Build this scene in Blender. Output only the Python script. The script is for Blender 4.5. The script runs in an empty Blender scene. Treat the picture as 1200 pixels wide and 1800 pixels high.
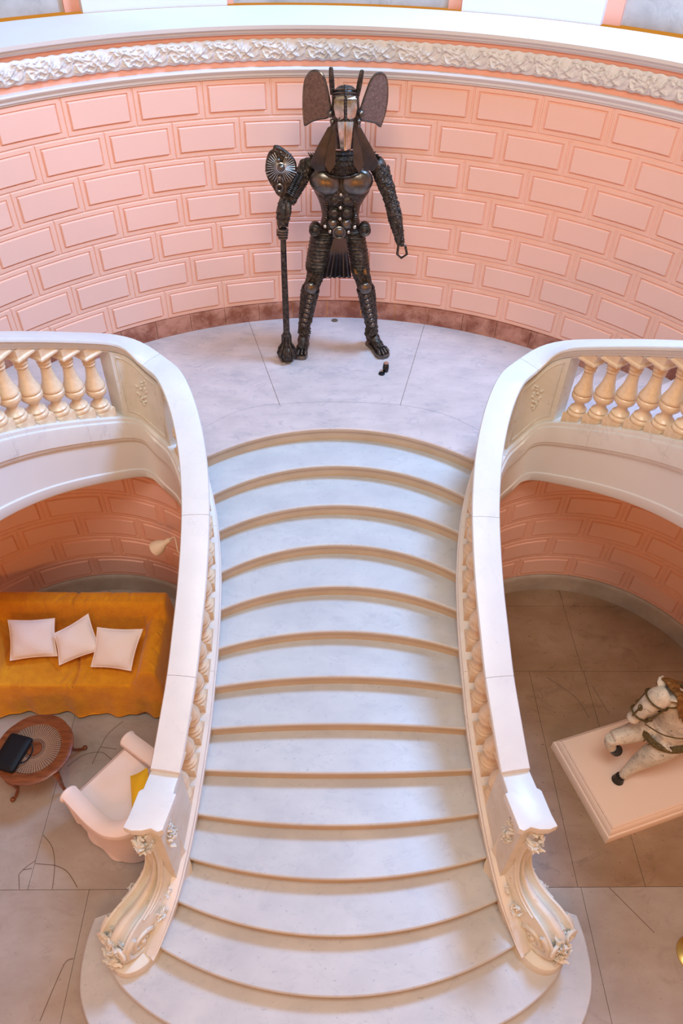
import bpy, math, random
import numpy as np
from mathutils import Vector, Matrix
random.seed(7)
SC = bpy.context.scene
COL = SC.collection
PI = math.pi

# ------------------------------------------------------------------ camera
Hc = .33
PIX_F, TH, ROLL, PSI = 1278.5, .7833, -.0314, .034
CAM = Vector((-.423*Hc, 0, 20.75*Hc))
fw = Vector((math.sin(PSI)*math.cos(TH), math.cos(PSI)*math.cos(TH), -math.sin(TH)))
rt = Vector((math.cos(PSI), -math.sin(PSI), 0))
up = rt.cross(fw)
cr, sr = math.cos(ROLL), math.sin(ROLL)
R1 = rt*cr - up*sr
U1 = rt*sr + up*cr
cd = bpy.data.cameras.new('camera'); cam = bpy.data.objects.new('camera', cd); COL.objects.link(cam)
cd.sensor_fit = 'VERTICAL'; cd.sensor_height = 36; cd.lens = PIX_F/1800*36
cd.clip_start = .05; cd.clip_end = 100
M = Matrix((R1, U1, -fw)).transposed().to_4x4(); M.translation = CAM
cam.matrix_world = M
SC.camera = cam

# ------------------------------------------------------------------ light
SC.view_settings.view_transform = 'Standard'; SC.view_settings.look = 'None'
SC.view_settings.gamma = 1; SC.view_settings.use_curve_mapping = False
SC.view_settings.exposure = 0.0
w = bpy.data.worlds.new('world'); SC.world = w; w.use_nodes = True
bg = w.node_tree.nodes['Background']
bg.inputs[1].default_value = .92
_n = w.node_tree.nodes; _l = w.node_tree.links
_tc = _n.new('ShaderNodeTexCoord'); _sx = _n.new('ShaderNodeSeparateXYZ'); _rp = _n.new('ShaderNodeValToRGB')
_l.new(_tc.outputs['Generated'], _sx.inputs[0]); _l.new(_sx.outputs[2], _rp.inputs[0]); _l.new(_rp.outputs[0], bg.inputs[0])
_e = _rp.color_ramp.elements                    # added ambient fill: orange from low sides to warm the shade, paler overhead
_e[0].position = .05; _e[0].color = (.66, .26, .035, 1); _e[1].position = 1.0; _e[1].color = (.36, .31, .25, 1)
_m = _e.new(.42); _m.color = (.39, .23, .09, 1)

def area(name, loc, target, size, power, color):
    l = bpy.data.lights.new(name, 'AREA'); l.shape = 'RECTANGLE'; l.size = size[0]; l.size_y = size[1]
    l.energy = power; l.color = color
    o = bpy.data.objects.new(name, l); COL.objects.link(o); o.location = loc
    o.rotation_euler = (Vector(target)-Vector(loc)).to_track_quat('-Z', 'Y').to_euler()
    return o
area('window_daylight', (3.3, 6.4, 10.5), (-.7, 4.2, 2.0), (2.0, 2.0), 980, (.30, .56, 1.0))
area('hall_fill', (0, .3, 11), (0, 6.6, 3.2), (4.5, 2.6), 455, (1.0, .97, .90))  # added overhead fill with no visible source, brightening the upper walls
area('alcove_warm_fill', (-1.6, -2.2, 3.6), (-2.6, 5.0, .6), (1.2, .8), 60, (1.0, .36, .05))  # added fill, no real lamp here: turns the left alcove's shade orange
area('alcove_warm_fill', (1.6, -2.2, 3.6), (2.6, 5.0, .6), (1.2, .8), 44, (1.0, .36, .05))  # same added warm fill for the right alcove

# ------------------------------------------------------------------ pixel helper: the photo's camera ray on a real plane
def ray(x, y):
    A = (x-600)/PIX_F; B = (900-y)/PIX_F
    return fw + R1*A + U1*B
def atY(x, y, Y):
    r = ray(x, y); return CAM + r*((Y-CAM.y)/r.y)
def atZ(x, y, z):
    r = ray(x, y); return CAM + r*((z-CAM.z)/r.z)

# ------------------------------------------------------------------ materials
def mat(name, color, rough=.5, metal=0, color2=None, scale=4, detail=6, lo=.35, hi=.65, bump=0, bscale=30,
        vein=None, vscale=1.2, vwid=.035, vamt=.45, spec=.5, stretch=(1, 1, 1), sheen=0, dark=None, dscale=14):
    m = bpy.data.materials.new(name); m.use_nodes = True
    nt = m.node_tree; b = nt.nodes['Principled BSDF']; L = nt.links
    b.inputs['Roughness'].default_value = rough; b.inputs['Metallic'].default_value = metal
    b.inputs['Specular IOR Level'].default_value = spec
    if sheen: b.inputs['Sheen Weight'].default_value = sheen
    tc = nt.nodes.new('ShaderNodeTexCoord'); mp = nt.nodes.new('ShaderNodeMapping')
    mp.inputs['Scale'].default_value = stretch; L.new(tc.outputs['Object'], mp.inputs['Vector'])
    V = mp.outputs[0]
    def noise(s, d=6, r=.6, dist=0):
        n = nt.nodes.new('ShaderNodeTexNoise'); n.inputs['Scale'].default_value = s
        n.inputs['Detail'].default_value = d; n.inputs['Roughness'].default_value = r
        n.inputs['Distortion'].default_value = dist; L.new(V, n.inputs['Vector']); return n
    def ramp(src, p0, c0, p1, c1):
        r = nt.nodes.new('ShaderNodeValToRGB'); e = r.color_ramp.elements
        e[0].position = p0; e[0].color = (*c0, 1); e[1].position = p1; e[1].color = (*c1, 1)
        L.new(src, r.inputs[0]); return r
    def mix(f, a, bb):
        x = nt.nodes.new('ShaderNodeMix'); x.data_type = 'RGBA'
        L.new(f, x.inputs[0]); 
        if isinstance(a, tuple): x.inputs[6].default_value = (*a, 1)
        else: L.new(a, x.inputs[6])
        if isinstance(bb, tuple): x.inputs[7].default_value = (*bb, 1)
        else: L.new(bb, x.inputs[7])
        return x.outputs[2]
    out = None
    if color2:
        n = noise(scale, detail); out = ramp(n.outputs[0], lo, color, hi, color2).outputs[0]
    if vein:
        n = noise(vscale, 8, .62, 1.2)
        ma = nt.nodes.new('ShaderNodeMath'); ma.operation = 'SUBTRACT'; ma.inputs[1].default_value = .5; L.new(n.outputs[0], ma.inputs[0])
        mb = nt.nodes.new('ShaderNodeMath'); mb.operation = 'ABSOLUTE'; L.new(ma.outputs[0], mb.inputs[0])
        r = ramp(mb.outputs[0], 0, (1, 1, 1), vwid, (0, 0, 0))
        n2 = noise(vscale*2.3, 3); r2 = ramp(n2.outputs[0], .45, (0, 0, 0), .68, (vamt,)*3)
        mm = nt.nodes.new('ShaderNodeMath'); mm.operation = 'MULTIPLY'; L.new(r.outputs[0], mm.inputs[0]); L.new(r2.outputs[0], mm.inputs[1])
        out = mix(mm.outputs[0], out if out else color, vein)
    if dark:
        n = noise(dscale, 3, .5); r = ramp(n.outputs[0], .66, (0, 0, 0), .74, (1, 1, 1))
        out = mix(r.outputs[0], out if out else color, dark)
    if out: L.new(out, b.inputs['Base Color'])
    else: b.inputs['Base Color'].default_value = (*color, 1)
    if bump:
        n = noise(bscale, 5); bp = nt.nodes.new('ShaderNodeBump'); bp.inputs['Strength'].default_value = bump
        bp.inputs['Distance'].default_value = .01
        L.new(n.outputs[0], bp.inputs['Height']); L.new(bp.outputs[0], b.inputs['Normal'])
    m.diffuse_color = (*color, 1)
    return m
MT = {}
MT['tread'] = mat('tread_marble', (.555, .57, .58), .38, color2=(.48, .495, .515), scale=2.2, vein=(.40, .42, .46), vscale=2.8, vwid=.04, vamt=.6, stretch=(1, 1.6, 1), dark=(.40, .41, .44), dscale=30)
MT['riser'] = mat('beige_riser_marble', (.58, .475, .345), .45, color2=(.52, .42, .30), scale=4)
MT['landing'] = mat('landing_marble', (.61, .53, .51), .35, color2=(.50, .44, .43), scale=2.5, vein=(.36, .34, .37), vscale=2.6, vwid=.05, vamt=.7, stretch=(1, 2, 1), dark=(.40, .37, .39), dscale=26)
MT['rail'] = mat('white_marble', (.68, .69, .69), .35, color2=(.64, .65, .65), scale=3, vein=(.5, .52, .55), vscale=2.0, vwid=.03, vamt=.3, dark=(.62, .62, .64), dscale=26)
MT['curb'] = mat('veined_marble', (.75, .75, .73), .4, color2=(.70, .68, .66), scale=2.4, vein=(.45, .45, .48), vscale=1.5, vwid=.03)
MT['plaster'] = mat('white_plaster', (.74, .73, .72), .7, color2=(.71, .70, .69), scale=1.2)
MT['carved'] = mat('carved_marble', (.71, .715, .67), .45, color2=(.64, .62, .55), scale=5, dark=(.60, .50, .38), dscale=18, bump=.25, bscale=22)
MT['baluster'] = mat('honey_marble', (.80, .66, .48), .28, color2=(.64, .47, .30), scale=7, lo=.4, hi=.7, vein=(.50, .33, .2), vscale=4, vwid=.02)
MT['red'] = mat('red_marble', (.50, .24, .17), .3, color2=(.26, .085, .05), scale=5, lo=.38, hi=.6, vein=(.65, .42, .32), vscale=6, vwid=.03)
MT['wall'] = mat('pink_plaster', (.90, .585, .49), .55, color2=(.88, .565, .465), scale=1.1)
MT['frame'] = mat('deep_pink_plaster', (.90, .555, .435), .55, color2=(.88, .535, .415), scale=1.1)
MT['pink'] = mat('pink_band', (.86, .42, .30), .6)
MT['stucco'] = mat('white_stucco', (.78, .77, .76), .6, color2=(.70, .70, .70), scale=14, bump=.2, bscale=60)
MT['floor'] = mat('floor_marble', (.44, .385, .34), .36, color2=(.33, .265, .215), scale=1.6, lo=.3, hi=.7, vein=(.27, .215, .18), vscale=1.5, vwid=.035, stretch=(1, 1.5, 1), dark=(.30, .24, .2), dscale=24)
MT['floor_brown'] = mat('brown_floor_marble', (.38, .265, .175), .36, color2=(.27, .165, .09), scale=1.6, lo=.3, hi=.7, vein=(.13, .08, .05), vscale=1.5, vwid=.035, stretch=(1, 1.5, 1), dark=(.12, .08, .06), dscale=24)  # darker, browner version of the floor marble for the right-hand slabs
MT['joint'] = mat('joint_grout', (.16, .11, .08), .8)
MT['seam'] = mat('seam_grout', (.30, .28, .28), .8)
MT['base_low'] = mat('grey_marble_base', (.52, .47, .40), .4, color2=(.40, .35, .29), scale=3, vein=(.3, .27, .24), vscale=2)
MT['greymarble'] = mat('weathered_marble', (.58, .57, .55), .5, color2=(.42, .41, .40), scale=3, vein=(.25, .25, .25), vscale=2, vwid=.05)
MT['iron'] = mat('dark_scrap_metal', (.034, .030, .027), .34, .75, color2=(.14, .115, .095), scale=38, lo=.4, hi=.7, bump=.5, bscale=90)
MT['ironbright'] = mat('polished_steel', (.80, .78, .74), .24, 1, color2=(.46, .40, .33), scale=16, bump=.1)
MT['ironmid'] = mat('worn_steel', (.11, .10, .095), .28, .85, color2=(.21, .175, .145), scale=20, bump=.2)
MT['flap'] = mat('dull_gunmetal', (.055, .048, .055), .34, .35, color2=(.035, .03, .033), scale=12, bump=.15)
MT['rust'] = mat('brown_plate', (.23, .14, .115), .6, .3, color2=(.13, .078, .065), scale=45, bump=.8, bscale=120)
MT['throw'] = mat('mustard_cloth', (.76, .325, .006), .9, color2=(.66, .25, .004), scale=8, bump=.9, bscale=28, sheen=.2)
MT['pillow'] = mat('white_cotton', (.90, .83, .83), .9, bump=.3, bscale=40)
MT['slip'] = mat('white_slipcover', (.87, .77, .75), .9, color2=(.84, .74, .71), scale=3, bump=.15, bscale=30)
MT['yellow'] = mat('yellow_cloth', (.80, .52, .02), .9, bump=.2)
MT['wood'] = mat('red_brown_wood', (.25, .075, .025), .32, color2=(.13, .035, .012), scale=6, stretch=(1, 5, 1))
MT['cane'] = mat('woven_cane', (.66, .43, .27), .5)
MT['canegap'] = mat('cane_shadow', (.07, .022, .010), .6)
MT['black'] = mat('black_cloth', (.006, .006, .007), .6, spec=.25)
MT['blackglass'] = mat('black_glass', (.008, .008, .01), .12)
MT['lamp'] = mat('cream_enamel', (.86, .72, .55), .35)
MT['plinth'] = mat('pink_painted_wood', (.90, .74, .63), .28)
MT['horse'] = mat('painted_horse_wood', (.74, .70, .62), .42, color2=(.56, .52, .45), scale=9, vein=(.14, .15, .16), vscale=9, vwid=.05, vamt=.8, dark=(.2, .2, .2), dscale=28, bump=.3, bscale=40)
MT['mane'] = mat('gilded_mane', (.38, .21, .07), .35, .55, color2=(.16, .075, .02), scale=16, bump=.8, bscale=30, stretch=(1, 4, 1))
MT['strap'] = mat('gilt_leather', (.20, .14, .05), .5, .3, color2=(.07, .05, .02), scale=60, bump=1, bscale=90)
MT['hoof'] = mat('black_hoof', (.01, .01, .01), .45)
MT['brass'] = mat('brass', (.75, .50, .16), .3, 1)
MT['drain'] = mat('bronze_drain', (.22, .18, .13), .4, .6)

# ------------------------------------------------------------------ mesh builder
class MB:
    def __init__(s): s.v = []; s.f = []; s.m = []; s.sm = []
    def add(s, V, F, mi=0, smooth=True):
        o = len(s.v); s.v += [tuple(p) for p in V]
        for f in F: s.f.append(tuple(i+o for i in f)); s.m.append(mi); s.sm.append(smooth)
    def loft(s, rings, closed=True, caps=False, loop=False, mi=0, smooth=True, flip=False):
        n = len(rings[0]); V = [p for r in rings for p in r]; F = []
        K = len(rings); kk = K if loop else K-1
        for i in range(kk):
            a = i*n; b = ((i+1) % K)*n
            for j in range(n if closed else n-1):
                k = (j+1) % n
                q = (a+j, a+k, b+k, b+j)
                F.append(q[::-1] if flip else q)
        if caps and not loop:
            F.append(tuple(range(n))[::-1] if not flip else tuple(range(n)))
            e = (K-1)*n; F.append(tuple(range(e, e+n)) if not flip else tuple(range(e, e+n))[::-1])
        s.add(V, F, mi, smooth)
    def tube(s, P, r, n=10, caps=True, mi=0, smooth=True, loop=False, flat=1, upv=None):
        P = [Vector(p) for p in P]; K = len(P)
        rr = r if isinstance(r, (list, tuple)) else [r]*K
        rings = []; u = None
        for i in range(K):
            if loop: t = P[(i+1) % K]-P[i-1]
            else: t = P[min(i+1, K-1)]-P[max(i-1, 0)]
            if t.length < 1e-9: t = Vector((0, 0, 1))
            t.normalize()
            if u is None:
                u = Vector(upv) if upv else (Vector((0, 0, 1)) if abs(t.z) < .9 else Vector((1, 0, 0)))
            u = (u-t*u.dot(t))
            if u.length < 1e-6: u = t.orthogonal()
            u.normalize(); b = t.cross(u)
            rings.append([P[i]+(u*math.cos(a)*flat+b*math.sin(a))*rr[i] for a in [2*PI*k/n for k in range(n)]])
        s.loft(rings, True, caps, loop, mi, smooth)
    def ell(s, c, r, R=None, n=14, m=9, mi=0):
        c = Vector(c); r = r if isinstance(r, (tuple, list)) else (r, r, r); rings = []
        for i in range(1, m):
            a = PI*i/m; ring = []
            for k in range(n):
                p = Vector((r[0]*math.sin(a)*math.cos(2*PI*k/n), r[1]*math.sin(a)*math.sin(2*PI*k/n), -r[2]*math.cos(a)))
                if R: p = R @ p
                ring.append(c+p)
            rings.append(ring)
        a = Vector((0, 0, -r[2])); b = Vector((0, 0, r[2]))
        if R: a = R @ a; b = R @ b
        V = [p for q in rings for p in q]+[c+a, c+b]; F = []
        for i in range(m-2):
            for k in range(n): F.append((i*n+k, i*n+(k+1) % n, (i+1)*n+(k+1) % n, (i+1)*n+k))
        A = len(V)-2
        for k in range(n): F.append((A, (k+1) % n, k)); F.append((A+1, (m-2)*n+k, (m-2)*n+(k+1) % n))
        s.add(V, F, mi, True)
    def box(s, c, d, R=None, bev=0, mi=0):
        c = Vector(c); x, y, z = d[0]/2, d[1]/2, d[2]/2
        def rect(ix, iz):
            pts = [(-x+ix, -y+ix, iz), (x-ix, -y+ix, iz), (x-ix, y-ix, iz), (-x+ix, y-ix, iz)]
            return [c+((R @ Vector(p)) if R else Vector(p)) for p in pts]
        if bev: rings = [rect(bev, -z), rect(0, -z+bev), rect(0, z-bev), rect(bev, z)]
        else: rings = [rect(0, -z), rect(0, z)]
        s.loft(rings, True, True, mi=mi, smooth=False)
    def torus(s, c, R_, r, axis=(0, 0, 1), n=16, m=6, mi=0):
        ax = Vector(axis).normalized(); u = ax.orthogonal().normalized(); v = ax.cross(u)
        P = [Vector(c)+(u*math.cos(2*PI*k/n)+v*math.sin(2*PI*k/n))*R_ for k in range(n)]
        s.tube(P, r, m, False, mi, loop=True, upv=ax)
    def lathe(s, prof, c=(0, 0, 0), n=24, mi=0, axis=None):
        c = Vector(c); Rm = Vector(axis).to_track_quat('Z', 'Y').to_matrix() if axis else None
        rings = []
        for r, z in prof:
            ring = []
            for k in range(n):
                p = Vector((r*math.cos(2*PI*k/n), r*math.sin(2*PI*k/n), z))
                ring.append(c+(Rm @ p if Rm else p))
            rings.append(ring)
        s.loft(rings, True, True, mi=mi)
    def prism(s, poly, z0, z1, bev=0, mi=0, smooth=False):
        """poly: ccw list of (x, y); bevel on the top edge"""
        n = len(poly)
        def off(d):
            out = []
            for i in range(n):
                a = Vector(poly[i-1]); b = Vector(poly[i]); c = Vector(poly[(i+1) % n])
                e = (c-a); 
                if e.length < 1e-9: out.append(b); continue
                e.normalize(); out.append(b+Vector((-e.y, e.x))*d)
            return out
        rings = [[(p[0], p[1], z0) for p in poly]]
        if bev:
            rings += [[(p[0], p[1], z1-bev) for p in poly], [(p.x, p.y, z1-bev*.3) for p in off(bev*.3)], [(p.x, p.y, z1) for p in off(bev)]]
        else: rings += [[(p[0], p[1], z1) for p in poly]]
        s.loft(rings, True, True, mi=mi, smooth=smooth)
    def plate(s, pts, th, normal=None, mi=0, bev=0):
        """flat outline of 3-D points given thickness th"""
        P = [Vector(p) for p in pts]; c = sum(P, Vector())/len(P)
        if normal is None:
            nrm = Vector()
            for i in range(len(P)): nrm += (P[i]-c).cross(P[(i+1) % len(P)]-c)
            nrm.normalize()
        else: nrm = Vector(normal).normalized()
        def ring(k, d): return [c+(p-c)*k+nrm*d for p in P]
        if bev: R = [ring(1-bev, -th/2), ring(1, -th/4), ring(1, th/4), ring(1-bev, th/2)]
        else: R = [ring(1, -th/2), ring(1, th/2)]
        s.loft(R, True, True, mi=mi, smooth=False)
    def build(s, name, mats, parent=None, auto=True):
        me = bpy.data.meshes.new(name); me.from_pydata(s.v, [], s.f)
        mats = mats if isinstance(mats, (list, tuple)) else [mats]
        for m in mats: me.materials.append(MT[m] if isinstance(m, str) else m)
        me.polygons.foreach_set('material_index', s.m); me.polygons.foreach_set('use_smooth', s.sm)
        me.update()
        try: me.validate()
        except Exception: pass
        if auto:
            try: me.set_sharp_from_angle(angle=math.radians(42))
            except Exception: pass
        o = bpy.data.objects.new(name, me); COL.objects.link(o)
        if parent: o.parent = parent
        return o
def tag(o, label=None, cat=None, group=None, kind=None):
    if label: o['label'] = label
    if cat: o['category'] = cat
    if group: o['group'] = group
    if kind: o['kind'] = kind
    return o
def thing(name, label, cat, group=None, kind=None, loc=(0, 0, 0)):
    o = bpy.data.objects.new(name, None); COL.objects.link(o); o.location = loc; o.empty_display_size = .2
    return tag(o, label, cat, group, kind)
def put(o, loc, rz=0): o.location = loc; o.rotation_euler = (0, 0, rz)
def catmull(P, k=8):
    P = [Vector(p) for p in P]; out = []
    for i in range(len(P)-1):
        a = P[max(i-1, 0)]; b = P[i]; c = P[i+1]; d = P[min(i+2, len(P)-1)]
        for j in range(k):
            t = j/k
            out.append(.5*((2*b)+(c-a)*t+(2*a-5*b+4*c-d)*t*t+(3*b-a-3*c+d)*t**3))
    out.append(P[-1]); return out

# ================================================================== SETTING
Z1 = 2.40                      # landing height
CY, RW = 3.62, 4.138           # centre and radius of the apse wall
RISE, HB, BL = .16, .33, .1557*4.138   # riser, brick row, brick length

def brick_wall(name, C, R, t0, t1, rows, z0, ph, off_odd, label, top=None):
    """coursed panel blocks on the inner face of a cylinder; t measured from +Y towards +X"""
    mb = MB(); al = BL/R; nseg = 64
    def P(t, z, d): return (C[0]+(R-d)*math.sin(t), C[1]+(R-d)*math.cos(t), z)
    # backing
    for (ja, jb, q0, q1) in (((0, rows-1, t0, t1), (rows-1, rows)+top) if top else ((0, rows, t0, t1),)):
        ts = [q0+(q1-q0)*k/nseg for k in range(nseg+1)]; za_, zt = z0+ja*HB, z0+jb*HB
        mb.loft([[P(t, za_, -.0), P(t, zt, -.0), P(t, zt, -.025), P(t, za_, -.025)] for t in ts], True, True, smooth=False)
    ins = [(.005, 0), (.011, .010), (.043, .011), (.047, .000), (.052, .000), (.062, .021)]
    for j in range(rows):
        za, zb = z0+j*HB, z0+(j+1)*HB
        o = off_odd[j % 2]
        i0 = math.floor((t0-ph)/al-o)-1; i1 = math.ceil((t1-ph)/al-o)+1
        for i in range(i0, i1):
            c0, c1 = (top if (top and j == rows-1) else (t0, t1))
            a = max((i+o)*al+ph, c0); b = min((i+1+o)*al+ph, c1)
            if b-a < .05/R: continue
            ns = max(2, int((b-a)*R/.13))
            rings = []
            for (g, d) in ins:
                gt = g/R
                a2, b2 = a+gt, b-gt
                if b2-a2 < .01/R: break
                lo = [P(a2+(b2-a2)*k/ns, za+g, d) for k in range(ns+1)]
                hi = [P(b2-(b2-a2)*k/ns, zb-g, d) for k in range(ns+1)]
                rings.append(lo+hi)
            if len(rings) < 2: continue
            mb.loft(rings[:-1], True, False, smooth=False, mi=1)
            if len(rings) > 4: mb.loft(rings[-2:], True, False, smooth=False, mi=1)
            # panel face as strips
            r = rings[-1]; n = len(r); V = r; F = []
            for k in range(ns): F.append((k, k+1, n-2-k, n-1-k))
            mb.add(V, F, 0, False)
    o = mb.build(name, ['wall', 'frame']); return tag(o, label, 'wall', kind='structure')

brick_wall('wall_back', (0, CY), RW, -PI/2, PI/2, 7, Z1+.205, -.0078, (0, .5), 'upper curved pink wall of raised rectangular blocks behind the statue')
AL = [(-2.546, 3.95, 1.615, -.144), (2.523, 3.947, 1.656, -.242)]
brick_wall('wall_left', AL[0][:2], AL[0][2], -PI/2, math.radians(41), 6, .25, AL[0][3], (0, .5), 'shaded orange block wall curving behind the sofa under the left flight', (-PI/2, math.radians(27)))
brick_wall('wall_right', AL[1][:2], AL[1][2], -math.radians(41), PI/2, 6, .25, AL[1][3], (0, .5), 'shaded orange block wall curving behind the horse under the right flight', (-math.radians(30), PI/2))
# plain plaster wall carrying the apse down to the ground behind the alcoves and hall side walls
mb = MB()
for s, nm in ((-1, 'wall_west'), (1, 'wall_east')):
    mb = MB(); mb.box((s*(RW+.07), .2, 3.6), (.12, 6.84, 7.2), mi=0)
    tag(mb.build(nm, 'wall'), 'plain pink side wall of the hall running forward out of view on the %s' % ('left' if s < 0 else 'right'), 'wall', kind='structure')

def arc_band(mb, C, R, t0, t1, prof, n=96, mi=0, smooth=True):
    """profile of (inward offset d, z), swept round the arc"""
    rings = []
    for k in range(n+1):
        t = t0+(t1-t0)*k/n
        rings.append([(C[0]+(R-d)*math.sin(t), C[1]+(R-d)*math.cos(t), z) for d, z in prof])
    mb.loft(rings, True, True, mi=mi, smooth=smooth)
# skirting of the landing: blocks of red marble
mb = MB(); al = .40/RW; k = 0; t = -math.radians(46)
while t < math.radians(46):
    arc_band(mb, (0, CY), RW, t+.0006, t+al-.0006, [(-.02, Z1-.02), (.03, Z1-.02), (.03, Z1+.185), (.022, Z1+.20), (-.02, Z1+.205)], 6, smooth=False); t += al
tag(mb.build('baseboard_back', 'red'), 'red marble skirting round the landing', 'skirting', kind='structure')
for (nm, A, s) in (('baseboard_left', AL[0], -1), ('baseboard_right', AL[1], 1)):
    mb = MB(); a0, a1 = ((-PI/2, math.radians(41)) if s < 0 else (-math.radians(41), PI/2))
    arc_band(mb, A[:2], A[2], a0, a1, [(-.02, 0), (.035, 0), (.035, .20), (.028, .235), (.012, .25), (-.02, .25)], 60, smooth=False)
    tag(mb.build(nm, 'base_low'), 'grey marble skirting at the foot of the %s alcove wall' % ('left' if s < 0 else 'right'), 'skirting', kind='structure')

# cornice: moulding, pink band, carved frieze, pink band, moulding, ledge
A0, A1 = -PI/2, PI/2
mb = MB(); arc_band(mb, (0, CY), RW, A0, A1, [(-.1, 4.915), (.02, 4.915), (.022, 4.93), (.035, 4.935), (.037, 4.955), (.05, 4.965), (.06, 4.985), (.055, 5.0), (-.1, 5.0)], smooth=False)
tag(mb.build('trim_1', 'plaster'), 'white moulding closing the top of the pink block wall', 'moulding', kind='structure')
mb = MB(); arc_band(mb, (0, CY), RW, A0, A1, [(-.1, 5.0), (0, 5.0), (0, 5.262), (-.1, 5.262)], smooth=False)
tag(mb.build('trim_2', 'pink'), 'salmon painted bands above and below the carved frieze', 'band', kind='structure')
mb = MB(); arc_band(mb, (0, CY), RW, A0, A1, [(-.1, 5.258), (.02, 5.258), (.03, 5.275), (.045, 5.28), (.05, 5.30), (.075, 5.31), (.08, 5.34), (-.75, 5.34), (-.75, 5.262)], smooth=False)
tag(mb.build('trim_3', 'plaster'), 'wide white cornice ledge above the frieze', 'cornice', kind='structure')
def frieze():
    nu, nv = 1500, 26; z0, z1 = 5.05, 5.222; per = .42
    t = np.linspace(-1.2, 1.2, nu); v = np.linspace(0, 1, nv)
    U = (t*RW)[:, None]; V = v[None, :]
    def leafs(u, v, seed):
        h = np.zeros(np.broadcast(u, v).shape); rs = np.random.RandomState(seed)
        for k in range(48):
            cu, cv = rs.uniform(0, per), rs.uniform(.08, .92); a = rs.uniform(-1.1, 1.1); L = rs.uniform(.03, .07); W = rs.uniform(.010, .022)
            for sh in (-per, 0, per):
                du = (u % per)-cu-sh; dv = (v-cv)*.17
                x = du*math.cos(a)+dv*math.sin(a); y = -du*math.sin(a)+dv*math.cos(a)
                y = y-1.8*x*x/ .1*.15
                q = (x/L)**2+(y/W)**2
                hh = np.where(q < 1, np.sqrt(np.clip(1-q, 0, 1))*(.6+.4*np.cos(y/W*7)), 0)*rs.uniform(.7, 1.2)
                h = np.maximum(h, hh)
        return h
    h = leafs(U, V, 5)
    cu = U % per
    stem = np.exp(-(((V-.5)*.17-.05*np.sin(2*PI*cu/per))/.010)**2)
    h = np.maximum(h, .35*stem)
    edge = .012*np.sin(U*2*PI/.105)
    belly = np.sin(PI*V)**.5
    d = .012+.018*belly+.026*h*np.clip(np.sin(PI*V)*3, 0, 1)
    zz = z0+(z1-z0)*V+edge*(V-.5)*2*.35+0*U
    X = (RW-d)*np.sin(t)[:, None]; Y = CY+(RW-d)*np.cos(t)[:, None]
    Vv = np.stack([X, Y, zz], 2).reshape(-1, 3).tolist()
    F = [(i*nv+j, i*nv+j+1, (i+1)*nv+j+1, (i+1)*nv+j) for i in range(nu-1) for j in range(nv-1)]
    m = MB(); m.add(Vv, F); return m.build('trim_4', 'stucco', auto=False)
tag(frieze(), 'white carved acanthus frieze running round the curved wall', 'frieze', kind='structure')
# upper storey set back on the ledge: piers, salmon reveals, weathered marble dados
def pier(mb, a0, a1, R0, R1, z1=6.6, mi=0):
    arc_band(mb, (0, CY), 0, math.radians(a0), math.radians(a1), [(-R0, 5.34), (-R1, 5.34), (-R1, z1), (-R0, z1)][::-1], 10, mi=mi, smooth=False)
UP = dict(white=[], pink=[], grey=[])
for a0, a1, R0, kind in ((-90, -30.4, 5.03, 'grey'), (-30.4, -28.8, 4.99, 'pink'), (-28.8, -13, 4.90, 'white'), (-13, 12, 5.0, 'grey'), (-13, -12.2, 4.97, 'pink'), (12, 13.6, 4.97, 'pink'), (13.6, 29, 4.90, 'white'), (29, 30.8, 4.99, 'pink'), (30.8, 90, 5.05, 'grey')):
    UP[kind].append((a0, a1, R0))
for i, (kd, mt_, lb, ct) in enumerate((('white', 'plaster', 'plain white pier blocks standing on the cornice ledge', 'pier'), ('pink', 'pink', 'narrow salmon reveals beside the white piers on the ledge', 'reveal'), ('grey', 'greymarble', 'veined grey marble dado behind the cornice ledge', 'dado'))):
    mb = MB()
    for a0, a1, R0 in UP[kd]: pier(mb, a0, a1, R0, 5.3)
    tag(mb.build('trim_%d' % (5+i), mt_), lb, ct, kind='structure')

# ground floor of big slabs with dark joints and old cracks
mb = MB()
mb.box((0, 1.5, -.06), (9.4, 12.6, .10), mi=1)
ys = [-4.7, -2.25, -.03, 2.19, 4.41, 5.31, 7.8]
xs_low = [-4.7, -2.157, 0, 2.157, 4.7]; xs_mid = [-4.7, -2.69, 0, 2.13, 2.735, 4.7]
g = .004
for j in range(len(ys)-1):
    xs = xs_mid if ys[j] > 2 else xs_low
    if 4 < ys[j]: xs = [-4.7, -2.69, 0, 2.72, 4.7]
    for i in range(len(xs)-1):
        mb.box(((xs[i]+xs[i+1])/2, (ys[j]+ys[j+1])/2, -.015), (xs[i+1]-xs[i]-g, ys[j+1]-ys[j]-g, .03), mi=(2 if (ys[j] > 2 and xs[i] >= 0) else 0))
def crack(pts, wd=.0035, z=.0006, m=mb, plane=0.0, mi=1):
    P = [atZ(x, y, plane) for x, y in pts]
    P = catmull(P, 5) if len(P) > 2 else P
    L_, R_ = [], []
    for i, p in enumerate(P):
        t = (P[min(i+1, len(P)-1)]-P[max(i-1, 0)]).normalized(); nn = Vector((-t.y, t.x, 0))*wd
        L_.append((p.x+nn.x, p.y+nn.y, plane+z)); R_.append((p.x-nn.x, p.y-nn.y, plane+z))
    m.loft([L_, R_], False, False, mi=mi, smooth=False)
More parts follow.
